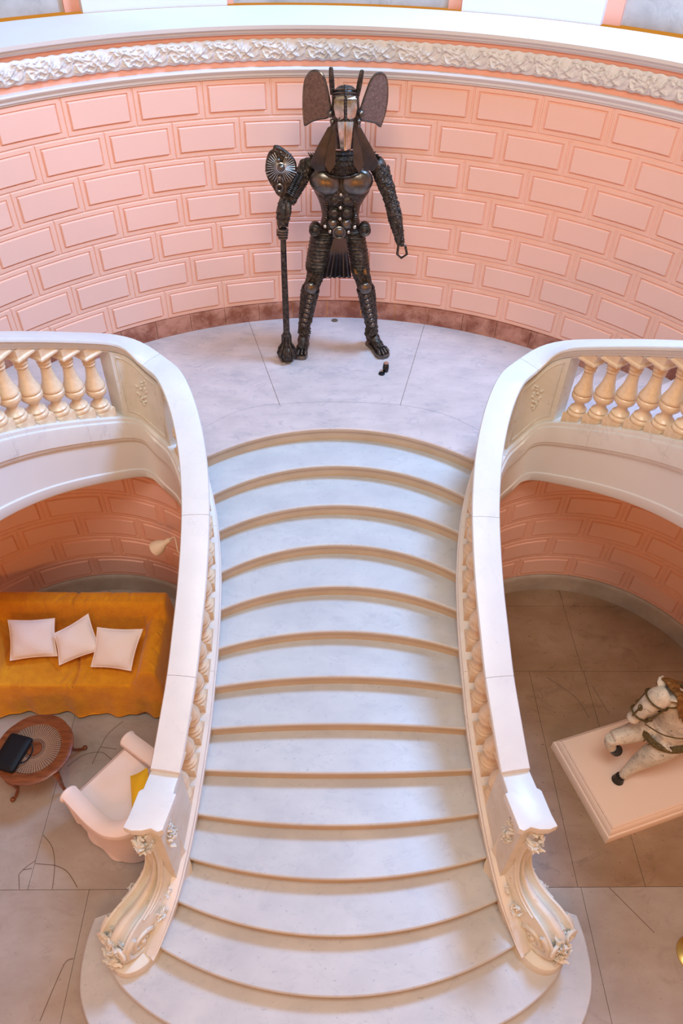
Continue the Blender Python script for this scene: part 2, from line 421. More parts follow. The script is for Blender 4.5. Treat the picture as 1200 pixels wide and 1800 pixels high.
for c in ([(76, 1468), (92, 1490), (96, 1522), (92, 1563)], [(96, 1521), (118, 1532), (136, 1560)], [(62, 1518), (96, 1521)], [(62, 1513), (45, 1525), (33, 1537)], [(33, 1537), (34, 1563)], [(56, 1527), (40, 1529)],
          [(216, 1268), (190, 1290), (177, 1312), (168, 1330), (162, 1343)], [(118, 1348), (145, 1328), (176, 1322), (190, 1330), (200, 1339)], [(177, 1313), (205, 1317)],
          [(129, 1685), (115, 1692), (97, 1730), (70, 1795)], [(1070, 1255), (1040, 1205)], [(960, 1190), (1010, 1225), (1035, 1262)], [(1070, 1560), (1110, 1600), (1150, 1640)]):
    crack(c)
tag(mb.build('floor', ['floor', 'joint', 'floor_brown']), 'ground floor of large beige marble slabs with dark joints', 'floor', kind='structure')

# ------------------------------------------------------------------ central staircase
stair = thing('marble_staircase', 'broad white marble staircase with bowed steps rising to the statue landing', 'staircase')
XE = [1.25, 1.17, 1.095, 1.043, 1.03, 1.028, 1.043, 1.06, 1.092, 1.13, 1.19, 1.256, 1.376]
YE = [5.178, 4.83, 4.53, 4.185, 3.895, 3.602, 3.324, 3.024, 2.74, 2.444, 2.163, 1.892, 1.614]
YC = [5.624, 5.258, 4.883, 4.523, 4.163, 3.787, 3.427, 3.070, 2.713, 2.353, 1.999, 1.644, 1.282]
def nose(k, ext=.16, n=28):
    xe, ye, yc = XE[k], YE[k], YC[k]
    s = yc-ye; X = xe+ext; out = []
    if abs(s) < .01: Rr = 1e6*(1 if s >= 0 else -1)
    else: Rr = (xe*xe+s*s)/(2*s)
    for i in range(n+1):
        x = -X+2*X*i/n
        dy = Rr-math.copysign(math.sqrt(max(Rr*Rr-x*x, 0)), Rr) if abs(Rr) < 1e5 else s*(x/xe)**2
        out.append((x, yc-dy))
    return out          # left to right along the nose
def step_mesh(line, back, z, name, m='tread', depth=RISE):
    """line: nose polyline left->right; back: list of points right->left"""
    mb = MB(); n = len(line)
    def ins(d):
        out = []
        for i in range(n):
            a = Vector(line[max(i-1, 0)]); b = Vector(line[min(i+1, n-1)]); t = (b-a).normalized()
            p = Vector(line[i])+Vector((-t.y, t.x))*d; out.append((p.x, p.y))
        return out
    prof = [(.028, z-depth), (.028, z-.052), (.012, z-.048), (.003, z-.042), (0, z-.030), (.0, z-.014), (.004, z-.005), (.012, z)]
    rings = [[(p[0], p[1], zz) for p in ins(d)]+[(b[0], b[1], zz) for b in back] for d, zz in prof]
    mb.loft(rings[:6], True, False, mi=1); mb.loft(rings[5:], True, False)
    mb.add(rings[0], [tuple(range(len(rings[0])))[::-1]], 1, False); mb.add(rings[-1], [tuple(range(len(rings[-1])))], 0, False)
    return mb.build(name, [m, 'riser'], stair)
for k in range(12, 0, -1):
    z = Z1-RISE*k; ln = nose(k)
    bk = [(p[0], p[1]+.05) for p in nose(k-1)][::-1]
    if k == 12: bk = [(p[0], p[1]+.03) for p in nose(k-1)][::-1]
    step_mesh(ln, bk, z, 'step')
# the two lowest steps sweep round the newels
def mirror(half): return half+[(-x, y) for x, y in half[::-1] if abs(x) > 1e-6]
h13 = [(-1.80, 1.80), (-1.815, 1.68), (-1.79, 1.56), (-1.72, 1.45), (-1.60, 1.345), (-1.43, 1.235), (-1.23, 1.14), (-.9, 1.03), (-.5, .945), (0, .915)]
h14 = [(-2.02, 1.92), (-2.045, 1.75), (-2.045, 1.58), (-2.02, 1.42), (-1.96, 1.28), (-1.86, 1.14), (-1.66, .97), (-1.35, .79), (-.95, .65), (-.5, .58), (0, .555)]
for h, z, yb in ((h13, .32, 1.80), (h14, .16, 1.92)):
    pts = [tuple(p)[:2] for p in catmull([(x, y, 0) for x, y in mirror(h)], 5)]
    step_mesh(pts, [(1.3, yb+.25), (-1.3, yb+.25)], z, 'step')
# landing slab with border course
LR = RW+.02
def landing():
    mb = MB(); ln = nose(0, .0)
    arc = []; fi = math.radians(43.5)
    outer = [(LR*math.sin(fi-2*fi*i/40), CY+LR*math.cos(fi-2*fi*i/40)) for i in range(41)]   # right -> left
    inner_r = [(1.40, 5.18), (1.56, 5.36), (1.75, 5.50)]
    back = inner_r+[(2.6*math.sin(fi), CY+2.6*math.cos(fi))]+outer+[(-2.6*math.sin(fi), CY+2.6*math.cos(fi))]+[(-x, y) for x, y in inner_r[::-1]]
    n = len(ln)
    def ins(d): 
        out = []
        for i in range(n):
            a = Vector(ln[max(i-1, 0)]); b = Vector(ln[min(i+1, n-1)]); t = (b-a).normalized(); p = Vector(ln[i])+Vector((-t.y, t.x))*d; out.append((p.x, p.y))
        return out
    prof = [(.028, Z1-.17), (.028, Z1-.052), (.012, Z1-.048), (.003, Z1-.042), (0, Z1-.030), (.0, Z1-.014), (.004, Z1-.005), (.012, Z1)]
    rings = [[(p[0], p[1], zz) for p in ins(d)]+[(b[0], b[1], zz) for b in back] for d, zz in prof]
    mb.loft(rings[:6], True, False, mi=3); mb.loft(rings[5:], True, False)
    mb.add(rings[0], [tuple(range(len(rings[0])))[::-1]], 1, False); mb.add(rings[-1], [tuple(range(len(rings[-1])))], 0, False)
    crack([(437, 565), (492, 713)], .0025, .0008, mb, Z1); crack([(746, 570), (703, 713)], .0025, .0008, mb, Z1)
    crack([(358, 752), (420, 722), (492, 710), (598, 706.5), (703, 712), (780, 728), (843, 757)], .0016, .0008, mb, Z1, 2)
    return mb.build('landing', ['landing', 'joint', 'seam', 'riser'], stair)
landing()
# ------------------------------------------------------------------ balustrade path (left side, mirrored for the right)
ctrl = [(1.54, 1.58), (1.49, 1.66), (1.385, 1.89), (1.312, 2.16), (1.262, 2.44), (1.222, 2.74), (1.190, 3.02), (1.172, 3.32), (1.158, 3.60), (1.156, 3.90), (1.168, 4.19), (1.21, 4.52), (1.275, 4.81), (1.37, 5.06), (1.51, 5.285), (1.68, 5.44), (1.87, 5.475)]
RB = 2.6
arcp = [(RB*math.sin(math.radians(a)), CY+RB*math.cos(math.radians(a))) for a in np.arange(54, 101, 3)]
P0 = catmull([(x, y, 0) for x, y in ctrl+arcp], 10)
cum = [0]
for i in range(1, len(P0)): cum.append(cum[-1]+(P0[i]-P0[i-1]).length)
cum = np.array(cum); PX = np.array([p.x for p in P0]); PY = np.array([p.y for p in P0])
STOT = cum[-1]
sgrid = np.linspace(0, STOT, 900)
gx = np.interp(sgrid, cum, PX); gy = np.interp(sgrid, cum, PY)
def _sm(a, k, m):
    b = np.convolve(np.pad(a, k, mode='edge'), np.ones(2*k+1)/(2*k+1), 'valid'); return a*(1-m)+b*m
_mk = np.clip((gy-4.5)/.3, 0, 1)*np.clip((3.0-sgrid*0+0), 0, 1)*np.clip(1-(sgrid-5.6)/.4, 0, 1)
for _ in range(4): gx = _sm(gx, 19, _mk); gy = _sm(gy, 19, _mk)
iturn = int(np.argmax((gx > 1.44) & (gy > 4)))
s45 = sgrid[int(np.argmin((gx-RB*math.sin(math.radians(47)))**2+(gy-CY-RB*math.cos(math.radians(47)))**2))]
gz = np.where(np.arange(900) < iturn, np.minimum(2.40-.537*(5.18-gy), 2.40), np.maximum(2.40, 2.60+.54*(sgrid-s45)))
kk = 13; gz = np.convolve(np.pad(gz, kk, mode='edge'), np.ones(2*kk+1)/(2*kk+1), 'valid')
gz[:kk*2] = (2.40-.537*(5.18-gy))[:kk*2]
def path(s):
    return (float(np.interp(s, sgrid, gx)), float(np.interp(s, sgrid, gy)), float(np.interp(s, sgrid, gz)))
def frame(s, sg):
    a = path(s-.02); b = path(s+.02); p = path(s)
    t = Vector((sg*(b[0]-a[0]), b[1]-a[1], 0)).normalized()
    return Vector((sg*p[0], p[1], p[2])), t, (b[2]-a[2])/.04
def s_at(y=None, phi=None):
    if y is not None: return float(sgrid[:iturn][np.argmin(abs(gy[:iturn]-y))])
    return float(sgrid[np.argmin((gx-RB*math.sin(math.radians(phi)))**2+(gy-CY-RB*math.cos(math.radians(phi)))**2)])
def sweep(mb, sg, s0, s1, prof, step=.05, mi=0, zf=None, caps=True):
    """prof: list of (lateral, dz); lateral>0 points to the stair/landing side"""
    n = max(2, int((s1-s0)/step)); rings = []
    for i in range(n+1):
        s = s0+(s1-s0)*i/n; p, t, _ = frame(s, sg)
        nn = Vector((t.y, -t.x, 0))*(1 if sg < 0 else -1)      # towards the stair / landing
        pr = prof(s) if callable(prof) else prof
        rings.append([(p.x+nn.x*l, p.y+nn.y*l, p.z+dz) for l, dz in pr])
    mb.loft(rings, True, caps, mi=mi, flip=(sg > 0))
RC = .91      # rail top above nosing line
BC = .13      # curb top above nosing line
rail_prof = [(.1125, RC-.012), (.105, RC-.002), (.05, RC+.004), (0, RC+.005), (-.05, RC+.004), (-.105, RC-.002), (-.1125, RC-.012), (-.1125, RC-.034), (-.100, RC-.042), (-.098, RC-.060), (-.085, RC-.075), (-.078, RC-.098), (-.066, RC-.104), (-.064, RC-.122),
             (.064, RC-.122), (.066, RC-.104), (.078, RC-.098), (.085, RC-.075), (.098, RC-.060), (.100, RC-.042), (.1125, RC-.034)]
curb_prof = [(.118, BC-.006), (.112, BC), (-.112, BC), (-.118, BC-.006), (-.120, BC-.035), (-.136, BC-.045), (-.140, BC-.065), (-.140, BC-.215), (-.130, BC-.225), (-.128, BC-.25), (-.118, BC-.262), (.10, BC-.262), (.10, BC-.10), (.128, BC-.095), (.128, BC-.05), (.120, BC-.042)]
fascia_prof = [(-.108, BC-.255), (-.112, BC-.60), (-.124, BC-.612), (-.126, BC-.695), (-.116, BC-.71), (.05, BC-.71), (.05, BC-.255)]
red_prof = [(.098, BC-.095), (.060, BC-.095), (.060, BC-.50), (.098, BC-.50)]

bal_prof = [(.060, .052), (.061, .060), (.064, .070), (.062, .082), (.056, .090), (.050, .094), (.050, .100), (.055, .106), (.055, .114), (.049, .122), (.040, .132), (.034, .150), (.031, .172), (.033, .182), (.037, .190), (.050, .205), (.062, .228), (.0655, .250), (.0635, .268), (.056, .276), (.054, .282), (.062, .288), (.064, .296), (.060, .312), (.050, .345), (.041, .385), (.035, .43), (.032, .47), (.031, .495), (.036, .502), (.038, .510), (.034, .518), (.033, .528), (.039, .534), (.041, .542), (.037, .552), (.036, .562), (.047, .575), (.054, .590), (.054, .60)]
def make_baluster():
    mb = MB(); mb.lathe([(r*1.36, z) for r, z in bal_prof], n=28)
    hp = .083
    mb.loft([[(sx*hp*q, sy*hp*q, z) for sx, sy in ((-1, -1), (1, -1), (1, 1), (-1, 1))] for q, z in ((1, -.05), (1, .045), (.94, .054))], True, True, smooth=False)
    mb.loft([[(sx*hp*q, sy*hp*q, z) for sx, sy in ((-1, -1), (1, -1), (1, 1), (-1, 1))] for q, z in ((.80, .596), (1.04, .604), (1.04, .618), (.86, .628), (.90, .70))], True, True, smooth=False)
    return mb
BAL_MESH = None
def spiral(mb, c, ax_u, ax_v, nrm, r0, r1, turns, th, out=.012, n=46, start=0, sgn=1):
    P = []; R_ = []
    for i in range(n):
        q = i/(n-1); a = start+sgn*turns*2*PI*q; r = r0+(r1-r0)*q**.8
        P.append(c+ax_u*math.cos(a)*r+ax_v*math.sin(a)*r+nrm*out); R_.append(th*(1-.45*q))
    mb.tube(P, R_, 8)
    mb.ell(c+nrm*out, r1*.9, n=10, m=6)
def acanthus(mb, c, r, n, seed, dirn, size=.035, flat=.45):
    """cluster of curled leaf lobes on a rough blob"""
    rs = random.Random(seed)
    for _ in range(n):
        a = rs.uniform(0, 2*PI); b = math.acos(rs.uniform(-1, 1)); d = Vector((math.sin(b)*math.cos(a), math.sin(b)*math.sin(a), math.cos(b)))
        if d.dot(Vector(dirn)) < -.2: d = -d
        p = c+Vector((d.x*r[0], d.y*r[1], d.z*r[2])); q = d.to_track_quat('Z', 'Y').to_matrix()
        L = size*rs.uniform(.6, 1.3); tw = rs.uniform(0, PI)
        rot = Matrix.Rotation(tw, 3, 'Z')
        pts = []
        for k in range(7):
            t = k/6; pts.append(p+q @ (rot @ Vector(((t-.5)*2*L, .3*L*math.sin(t*3.1), L*.9*t*t-L*.15*math.sin(t*9)))))
        mb.tube(pts, [L*.18, L*.38, L*.46, L*.42, L*.34, L*.28, L*.16], 7, flat=flat)

def balustrade(sg):
    side = 'left' if sg < 0 else 'right'
    top = thing('stone_balustrade', 'white marble balustrade with honey coloured balusters on the %s of the stairs' % side, 'balustrade')
    sC = s_at(y=2.40); sE = STOT-.02
    # handrail in jointed lengths; joints seen at photo rows 1200, 917 and in the bend
    js = [sC, s_at(y=2.99), s_at(y=4.09), s_at(phi=40.5) if False else s_at(y=5.30)+.30, s_at(phi=74), sE]
    for a, b in zip(js[:-1], js[1:]):
        m = MB(); sweep(m, sg, a+.0015, b-.0015, rail_prof); m.build('handrail', 'rail', top)
    # curb
    m = MB(); _s2 = s_at(y=2.20); sweep(m, sg, .03, _s2, lambda s: [(l if l > .05 else .045, d-(.16*(1-(s-.03)/(_s2-.03))**2 if d > .0 else 0)*max(0, min(1, (d+.02)/.15))) for l, d in curb_prof]); m.build('curb', 'curb', top)
    jc = [s_at(y=2.20), s_at(y=3.4), s_at(y=4.5), s_at(y=5.25), s_at(phi=60), s_at(phi=78), sE]
    for a, b in zip(jc[:-1], jc[1:]):
        m = MB(); sweep(m, sg, a+.001, b-.001, curb_prof); m.build('curb', 'curb', top)
    m = MB(); sweep(m, sg, .40, s_at(y=5.2), red_prof); m.build('skirting', 'red', top)
    # smooth fascia / stringer below
    m = MB(); s_g = s_at(y=3.2)
    def fp(s):
        z = path(s)[2]
        low = BC-.71
        if s < s_at(y=4.75):
            q = min(1, max(0, (s_at(y=4.75)-s)/.5)); low = low-(z+low)*q*1.0
            if q >= 1: low = -z+.0
        return [(-.108, BC-.255), (-.112, low+.11), (-.124, low+.098), (-.126, low+.015), (-.116, low), (.02, low), (.02, BC-.255)]
    sweep(m, sg, s_at(y=2.0), sE, fp); m.build('fascia', 'plaster', top)
    # solid panelled die in the bend
    a, b = s_at(y=5.30)+.08, s_at(phi=50.0)
    m = MB(); sweep(m, sg, a, b, [(.075, BC-.01), (.075, RC-.11), (-.085, RC-.11), (-.085, BC-.01)])
    die = m.build('die_panel', 'carved', top)
    m = MB()
    def pt(s, h, l): 
        p, t, _ = frame(s, sg); nn = Vector((t.y, -t.x, 0))*(1 if sg < 0 else -1); return p+nn*l+Vector((0, 0, h))
    for off, r in ((.05, .007), (.066, .004)):
        loopP = [pt(a+off+(b-a-2*off)*k/8, BC+.05+off*.4, -.086) for k in range(9)]+[pt(b-off, BC+.05+off*.4+(.56-off)*k/5, -.086) for k in range(1, 6)]
        loopP += [pt(b-off-(b-a-2*off)*k/8, RC-.14-off*.2, -.086) for k in range(9)]+[pt(a+off, RC-.14-off*.2-(.56-off)*k/5, -.086) for k in range(1, 5)]
        m.tube(loopP, r, 6, False, loop=True)
    c = pt((a+b)/2, BC+.42, -.088); p_, t_, _ = frame((a+b)/2, sg); nn = Vector((t_.y, -t_.x, 0))*(1 if sg < 0 else -1)
    rs = random.Random(4)
    for k in range(30):
        q = k/29; wd = .085*(1-q)**.7
        cc = c+t_*rs.uniform(-wd, wd)+Vector((0, 0, .10-.26*q)); m.ell(cc, (.016, .016, .012), n=8, m=5)
    m.build('carved_ornament', 'carved', die)
    # balusters
    global BAL_MESH
    ss = []
    y = s_at(y=2.56); s = s_at(y=2.50)
    yy = [2.52, 2.74, 2.96, 3.18, 3.40, 3.625, 3.85, 4.07, 4.28, 4.49, 4.70, 4.90]
    ss = [s_at(y=v)-.0 for v in yy]
    ss.append(ss[-1]+.215)
    ph0 = 53.6
    ss += [s_at(phi=ph0+4.55*i) for i in range(10)]
    for s in ss:
        p, t, slope = frame(s, sg)
        if BAL_MESH is None:
            o = make_baluster().build('baluster', 'baluster', top); BAL_MESH = o.data
        else:
            o = bpy.data.objects.new('baluster', BAL_MESH); COL.objects.link(o); o.parent = top
        ang = math.atan2(t.y, t.x)
        o.location = (p.x, p.y, p.z+BC+.008); o.rotation_euler = (0, 0, ang)
    # ---------------- newel with carved console
    nw = MB()
    sa, sb = s_at(y=2.03), s_at(y=2.47)
    n = 8; rings = []
    for i in range(n+1):
        s = sa+(sb-sa)*i/n; p, t, _ = frame(s, sg); nn = Vector((t.y, -t.x, 0))*(1 if sg < 0 else -1)
        zt = 1.70 if True else 0
        rings.append([(p.x+nn.x*l, p.y+nn.y*l, z) for l, z in ((.085, p.z+.1), (.085, zt), (-.105, zt), (-.105, p.z-.9), (.05, p.z-.9))])
    nw.loft(rings, True, True, smooth=False, flip=(sg > 0))
    sweep(nw, sg, .03, s_at(y=2.12), lambda s: [(.06, BC-.03-.15*max(0, 1-s/.55)**2), (-.12, BC-.03-.15*max(0, 1-s/.55)**2), (-.12, -.35), (.06, -.35)])
    newel = nw.build('newel_post', 'carved', top)
    # cap slab in three widths
    cp = MB(); F = lambda x, y: (sg*x, y)
    poly = [F(1.50, 2.02), F(1.475, 2.10), F(1.44, 2.27), F(1.425, 2.285), F(1.41, 2.29), F(1.375, 2.44), F(1.165, 2.42), F(1.185, 2.30), F(1.19, 2.26), F(1.17, 2.25), F(1.225, 2.00), F(1.26, 1.985), F(1.31, 2.01), F(1.37, 1.995), F(1.44, 1.995)]
    if sg > 0: poly = poly[::-1]
    def area2(P): return sum(P[i-1][0]*P[i][1]-P[i][0]*P[i-1][1] for i in range(len(P)))
    if area2(poly) < 0: poly = poly[::-1]
    cp.prism(poly, 1.70, 1.775, .010)
    # underside moulding
    cx = sum(p[0] for p in poly)/len(poly); cy = sum(p[1] for p in poly)/len(poly)
    sm = [(cx+(x-cx)*.84, cy+(y-cy)*.9) for x, y in poly]; cp.prism(sm, 1.655, 1.702)
    o = cp.build('newel_cap', 'rail', newel)
    # console scroll
    u = Vector((sg*.60, -.80, 0)); A = Vector((sg*1.355, 2.06, 0)); wv = Vector((-u.y, u.x, 0))
    Fr = catmull([(.05, 0, 1.66), (.04, 0, 1.50), (.03, 0, 1.34), (.035, 0, 1.17), (.06, 0, 1.02), (.11, 0, .90), (.19, 0, .82), (.30, 0, .78), (.42, 0, .775), (.53, 0, .72), (.60, 0, .62), (.58, 0, .50), (.49, 0, .42), (.38, 0, .39)], 4)
    Bk = catmull([(-.16, 0, 1.66), (-.17, 0, 1.52), (-.18, 0, 1.36), (-.18, 0, 1.2), (-.18, 0, 1.05), (-.18, 0, .92), (-.18, 0, .8), (-.17, 0, .7), (-.14, 0, .6), (-.08, 0, .52), (-.02, 0, .46), (.05, 0, .42), (.12, 0, .39), (.2, 0, .37)], 4)
    wprof = [(-.110, 0), (-.104, .014), (-.088, .014), (-.080, -.012), (-.058, -.038), (-.036, -.014), (-.026, .014), (-.010, .024), (.010, .024), (.026, .014), (.036, -.014), (.058, -.038), (.080, -.012), (.088, .014), (.104, .014), (.110, 0)]
    sc = MB(); rings = []
    for i in range(len(Fr)):
        f, b = Fr[i], Bk[i]; t = Fr[min(i+1, len(Fr)-1)]-Fr[max(i-1, 0)]; nrm = Vector((-t.z, 0, t.x)).normalized()
        if nrm.x < 0 and i < 20: nrm = -nrm
        nrm = Vector((-t.z, 0, t.x)).normalized()
        q_ = i/(len(Fr)-1); ws = .35+.87*min(1, max(0, (q_-.30)/.4)); wo = 1.0+.22*min(1, max(0, (q_-.3)/.4))
        wf = lambda w_: w_*(ws if w_*sg < 0 else wo)
        ring = [(b.x, wf(-.110), b.z)]
        for wq, d in wprof: ring.append((f.x+nrm.x*d, wf(wq), f.z+nrm.z*d))
        ring.append((b.x, wf(.110), b.z))
        rings.append([A+u*p[0]+wv*p[1]+Vector((0, 0, p[2])) for p in ring])
    sc.loft(rings, True, True)
    for sd in (-1, 1):
        nrm = wv*sd; hw = .135; c = A+u*.42+Vector((0, 0, .58))+nrm*hw
        spiral(sc, c, u, Vector((0, 0, 1)), nrm, .165, .03, 1.9, .024, .0, start=PI*.4, sgn=-1)
        for k_, off in ((.010, .02), (.006, .075)):
            pts = []
            for j in range(3, 31):
                q = Fr[j]; q_ = j/(len(Fr)-1); fac = (.35+.87*min(1, max(0, (q_-.30)/.4))) if sd*sg < 0 else (1.0+.22*min(1, max(0, (q_-.3)/.4)))
                pts.append(A+u*(q.x-off)+nrm*(.110*fac+.001)+Vector((0, 0, q.z-off*.3)))
            sc.tube(pts, k_, 6)
        acanthus(sc, A+u*.22+Vector((0, 0, .70))+nrm*.128, (.05, .05, .03), 12, 3+sd, nrm, .022)
        acanthus(sc, A+u*.10+Vector((0, 0, .80))+nrm*.112, (.03, .03, .05), 6, 13+sd, nrm, .016)
    for sd in (-1, 1):
        spiral(sc, A+u*.585+wv*sd*.080+Vector((0, 0, .64)), wv*sd, Vector((0, 0, 1))*.9-u*.3, u, .060, .014, 1.6, .017, .010, 26)
    scr = sc.build('console_scroll', 'carved', newel)
    lf = MB()
    acanthus(lf, A+u*.565+Vector((0, 0, .52)), (.06, .10, .09), 40, 21, u, .040)
    acanthus(lf, A+u*.54+Vector((0, 0, .66)), (.05, .10, .05), 26, 22, u*.6+Vector((0, 0, 1)), .034)
    lf.build('leaf_carving', 'carved', newel)
    lf = MB()
    acanthus(lf, A+u*.03+Vector((0, 0, 1.60)), (.06, .11, .05), 30, 31, u, .034)
    acanthus(lf, A+u*.03+Vector((0, 0, 1.53)), (.05, .08, .07), 16, 32, u, .026)
    lf.build('leaf_carving', 'carved', newel); lf = MB()
    p, t, _ = frame(s_at(y=2.12), sg); stair_n = Vector((t.y, -t.x, 0))*(1 if sg < 0 else -1); fc = Vector((p.x, p.y, 0))+stair_n*.088
    acanthus(lf, fc+Vector((0, 0, 1.42)), (.012, .06, .10), 26, 33, stair_n, .026)
    acanthus(lf, fc+Vector((0, .02, 1.56)), (.010, .03, .08), 12, 34, stair_n, .020)
    lf.build('leaf_carving', 'carved', newel)
    # rounded foot block on the second step
    ft = MB(); base = []
    cc = Vector((sg*1.565, 1.66, 0))
    for k in range(28):
        a = 2*PI*k/28; p = cc+u*math.cos(a)*.235+wv*math.sin(a)*.175
        base.append((p.x, p.y))
    if area2(base) < 0: base = base[::-1]
    ft.prism(base, .315, .44, .035, smooth=True)
    ft.build('foot_block', 'carved', newel)
    return top
balustrade(-1); balustrade(1)

# ------------------------------------------------------------------ upper flights along the apse wall
def flight(sg):
    side = 'left' if sg < 0 else 'right'
    top = thing('curved_stair_flight', 'curved marble flight climbing behind the %s balustrade along the pink wall' % side, 'staircase')
    s0 = 43.0; da = math.degrees(RISE/.54/RB)
    def sec(a0, a1, z0, z1, r0, r1, mb, n=5, mi=0):
        rings = []
        for k in range(n+1):
            t = math.radians(a0+(a1-a0)*k/n)*sg
            rings.append([(r*math.sin(t), CY+r*math.cos(t), z) for r, z in ((r0, z0), (r1, z0), (r1, z1), (r0, z1))])
        mb.loft(rings, True, True, mi=mi, smooth=False, flip=(sg > 0))
    for k in range(9):
        a0 = s0+da*k; z = Z1+RISE*(k+1)
        mb = MB()
        sec(a0, a0+da+1.2, z-.36, z-.042, RB-.02, RW+.01, mb); sec(a0-.5, a0+da+.6, z-.042, z, RB-.02, RW+.01, mb)
        mb.build('step', 'landing', top)
        mb = MB(); sec(a0, a0+da, z, z+.20, RW-.03, RW+.01, mb); mb.build('skirting', 'red', top)
        mb = MB(); sec(a0, a0+da, z-.01, z+.12+.0, RB-.11, RB-.08, mb)
    return top
flight(-1); flight(1)
# ================================================================== STATUE of welded scrap metal
def SP(x, y, Y=7.1): return atY(x, y, Y)
PXM = lambda p: ((p-CAM).dot(fw))/PIX_F           # metres per pixel at a point
def greeble(mb, A_, B_, ra, rb, n, seed, mi=0, size=.012, front=True):
    rs = random.Random(seed); A_ = Vector(A_); B_ = Vector(B_); ax = (B_-A_).normalized(); u = ax.orthogonal().normalized(); v = ax.cross(u)
    for _ in range(n):
        q = rs.random(); r = ra+(rb-ra)*q; a = rs.uniform(0, 2*PI); d = u*math.cos(a)+v*math.sin(a)
        if front and d.y > .35: d = -d
        p = A_+(B_-A_)*q+d*r; k = rs.random(); s = size*rs.uniform(.6, 1.4)
        if k < .4: mb.torus(p, s, s*.38, d, 8, 5, mi)
        elif k < .7: mb.ell(p, s*.8, n=7, m=5, mi=mi)
        else:
            w_ = (ax*math.cos(a*3)+d.cross(ax)*math.sin(a*3)); mb.tube([p-w_*s*1.5, p+w_*s*1.5], s*.35, 6, mi=mi)
def limb(mb, pts, rad, seed, n=10, gre=40, size=.012, mi=0):
    P = catmull(pts, 5); K = len(P); R_ = [float(np.interp(i/(K-1), np.linspace(0, 1, len(rad)), rad)) for i in range(K)]
    mb.tube(P, R_, n, mi=mi)
    for i in range(0, K-1): 
        greeble(mb, P[i], P[i+1], R_[i]*.95, R_[i+1]*.95, max(1, int(gre/K)), seed+i, mi, size)
def spring(mb, a, b, r, turns, th, mi=0):
    a = Vector(a); b = Vector(b); ax = (b-a).normalized(); u = ax.orthogonal().normalized(); v = ax.cross(u); n = int(turns*9)
    mb.tube([a+(b-a)*(i/n)+(u*math.cos(2*PI*turns*i/n)+v*math.sin(2*PI*turns*i/n))*r for i in range(n+1)], th, 5, mi=mi)
st = thing('metal_warrior_statue', 'tall dark scrap metal warrior statue with animal mask, big ears and a long mace', 'statue')
FACE = Vector((0, -1, .12)).normalized()
# torso
m = MB(); rows = [(287, 602, 22, .13), (296, 601, 40, .17), (306, 600, 50, .20), (318, 600, 54, .21), (333, 600, 50, .21), (348, 599, 41, .18), (362, 598, 35, .155), (378, 598, 32, .15), (392, 598, 35, .16), (404, 597, 42, .17), (416, 597, 34, .15)]
rings = []
for y, xc, hw, dp in rows:
    c = SP(xc, y); k = PXM(c)
    rings.append([c+Vector((math.cos(a)*hw*k, math.sin(a)*dp*(.9 if math.sin(a) < 0 else .7), 0)) for a in [2*PI*i/22 for i in range(22)]])
m.loft(rings, True, True, mi=0)
for i in range(3, 9): greeble(m, (rings[i][5]+rings[i][16])/2, (rings[i+1][5]+rings[i+1][16])/2, rows[i][3]*.8, rows[i+1][3]*.8, 16, 100+i, 0, .012)
torso = m.build('torso', 'iron', st)
m = MB()
for xc in (572, 627):
    c = SP(xc, 320, 6.95); k = PXM(c); m.ell(c, (29*k, .085, 23*k), Matrix.Rotation(.25*(1 if xc < 600 else -1), 3, 'Y'), 22, 12)
m.build('chest_plate', 'ironmid', st)
for j, (x, y, r) in enumerate([(588, 353, 9.2), (610, 353, 9.2), (587, 375, 9.0), (609, 375, 9.2), (585, 394, 8.8), (608, 394, 8.8)]):
    m = MB(); c = SP(x, y, 6.935); k = PXM(c); m.ell(c, (r*k, .035, r*k), n=18, m=10); m.torus(c, r*k, .006, FACE, 18, 5); m.build('abdomen_disc', 'ironmid' if j > 3 else 'iron', st)
for (x, y) in ((599, 342), (598, 365), (597.5, 384.5), (571, 398), (580, 407), (612, 408), (623, 399)):
    m = MB(); m.ell(SP(x, y, 6.915), 3.6*.0055, n=10, m=7); m.build('stud', 'ironbright', st)
m = MB()
for x0, x1 in ((575, 572), (623, 624)): spring(m, SP(x0, 348, 6.98), SP(x1, 392, 6.97), .016, 13, .0045)
m.build('side_spring', 'ironmid', st)
# neck cables and collar
m = MB()
for i in range(19):
    q = i/18-.5; m.tube(catmull([SP(601+q*34, 266, 7.02-.07*math.cos(q*2.6)), SP(601+q*52, 288, 7.0-.13*math.cos(q*2.6)), SP(600+q*74, 308-abs(q)*16, 6.99-.13*math.cos(q*2.6))], 5), .0115, 6)
    P_ = catmull([SP(601+q*34, 266, 7.02-.08*math.cos(q*2.6)), SP(601+q*52, 288, 7.0-.14*math.cos(q*2.6)), SP(600+q*74, 308-abs(q)*16, 6.99-.14*math.cos(q*2.6))], 5)
    for p in P_[::2]: m.torus(p, .011, .003, (P_[-1]-P_[0]), 8, 4)
m.tube(catmull([SP(558, 297, 6.97), SP(575, 307, 6.88), SP(600, 312, 6.85), SP(625, 308, 6.88), SP(648, 298, 6.97)], 6), .008, 6)
m.build('neck_cable', 'iron', st)
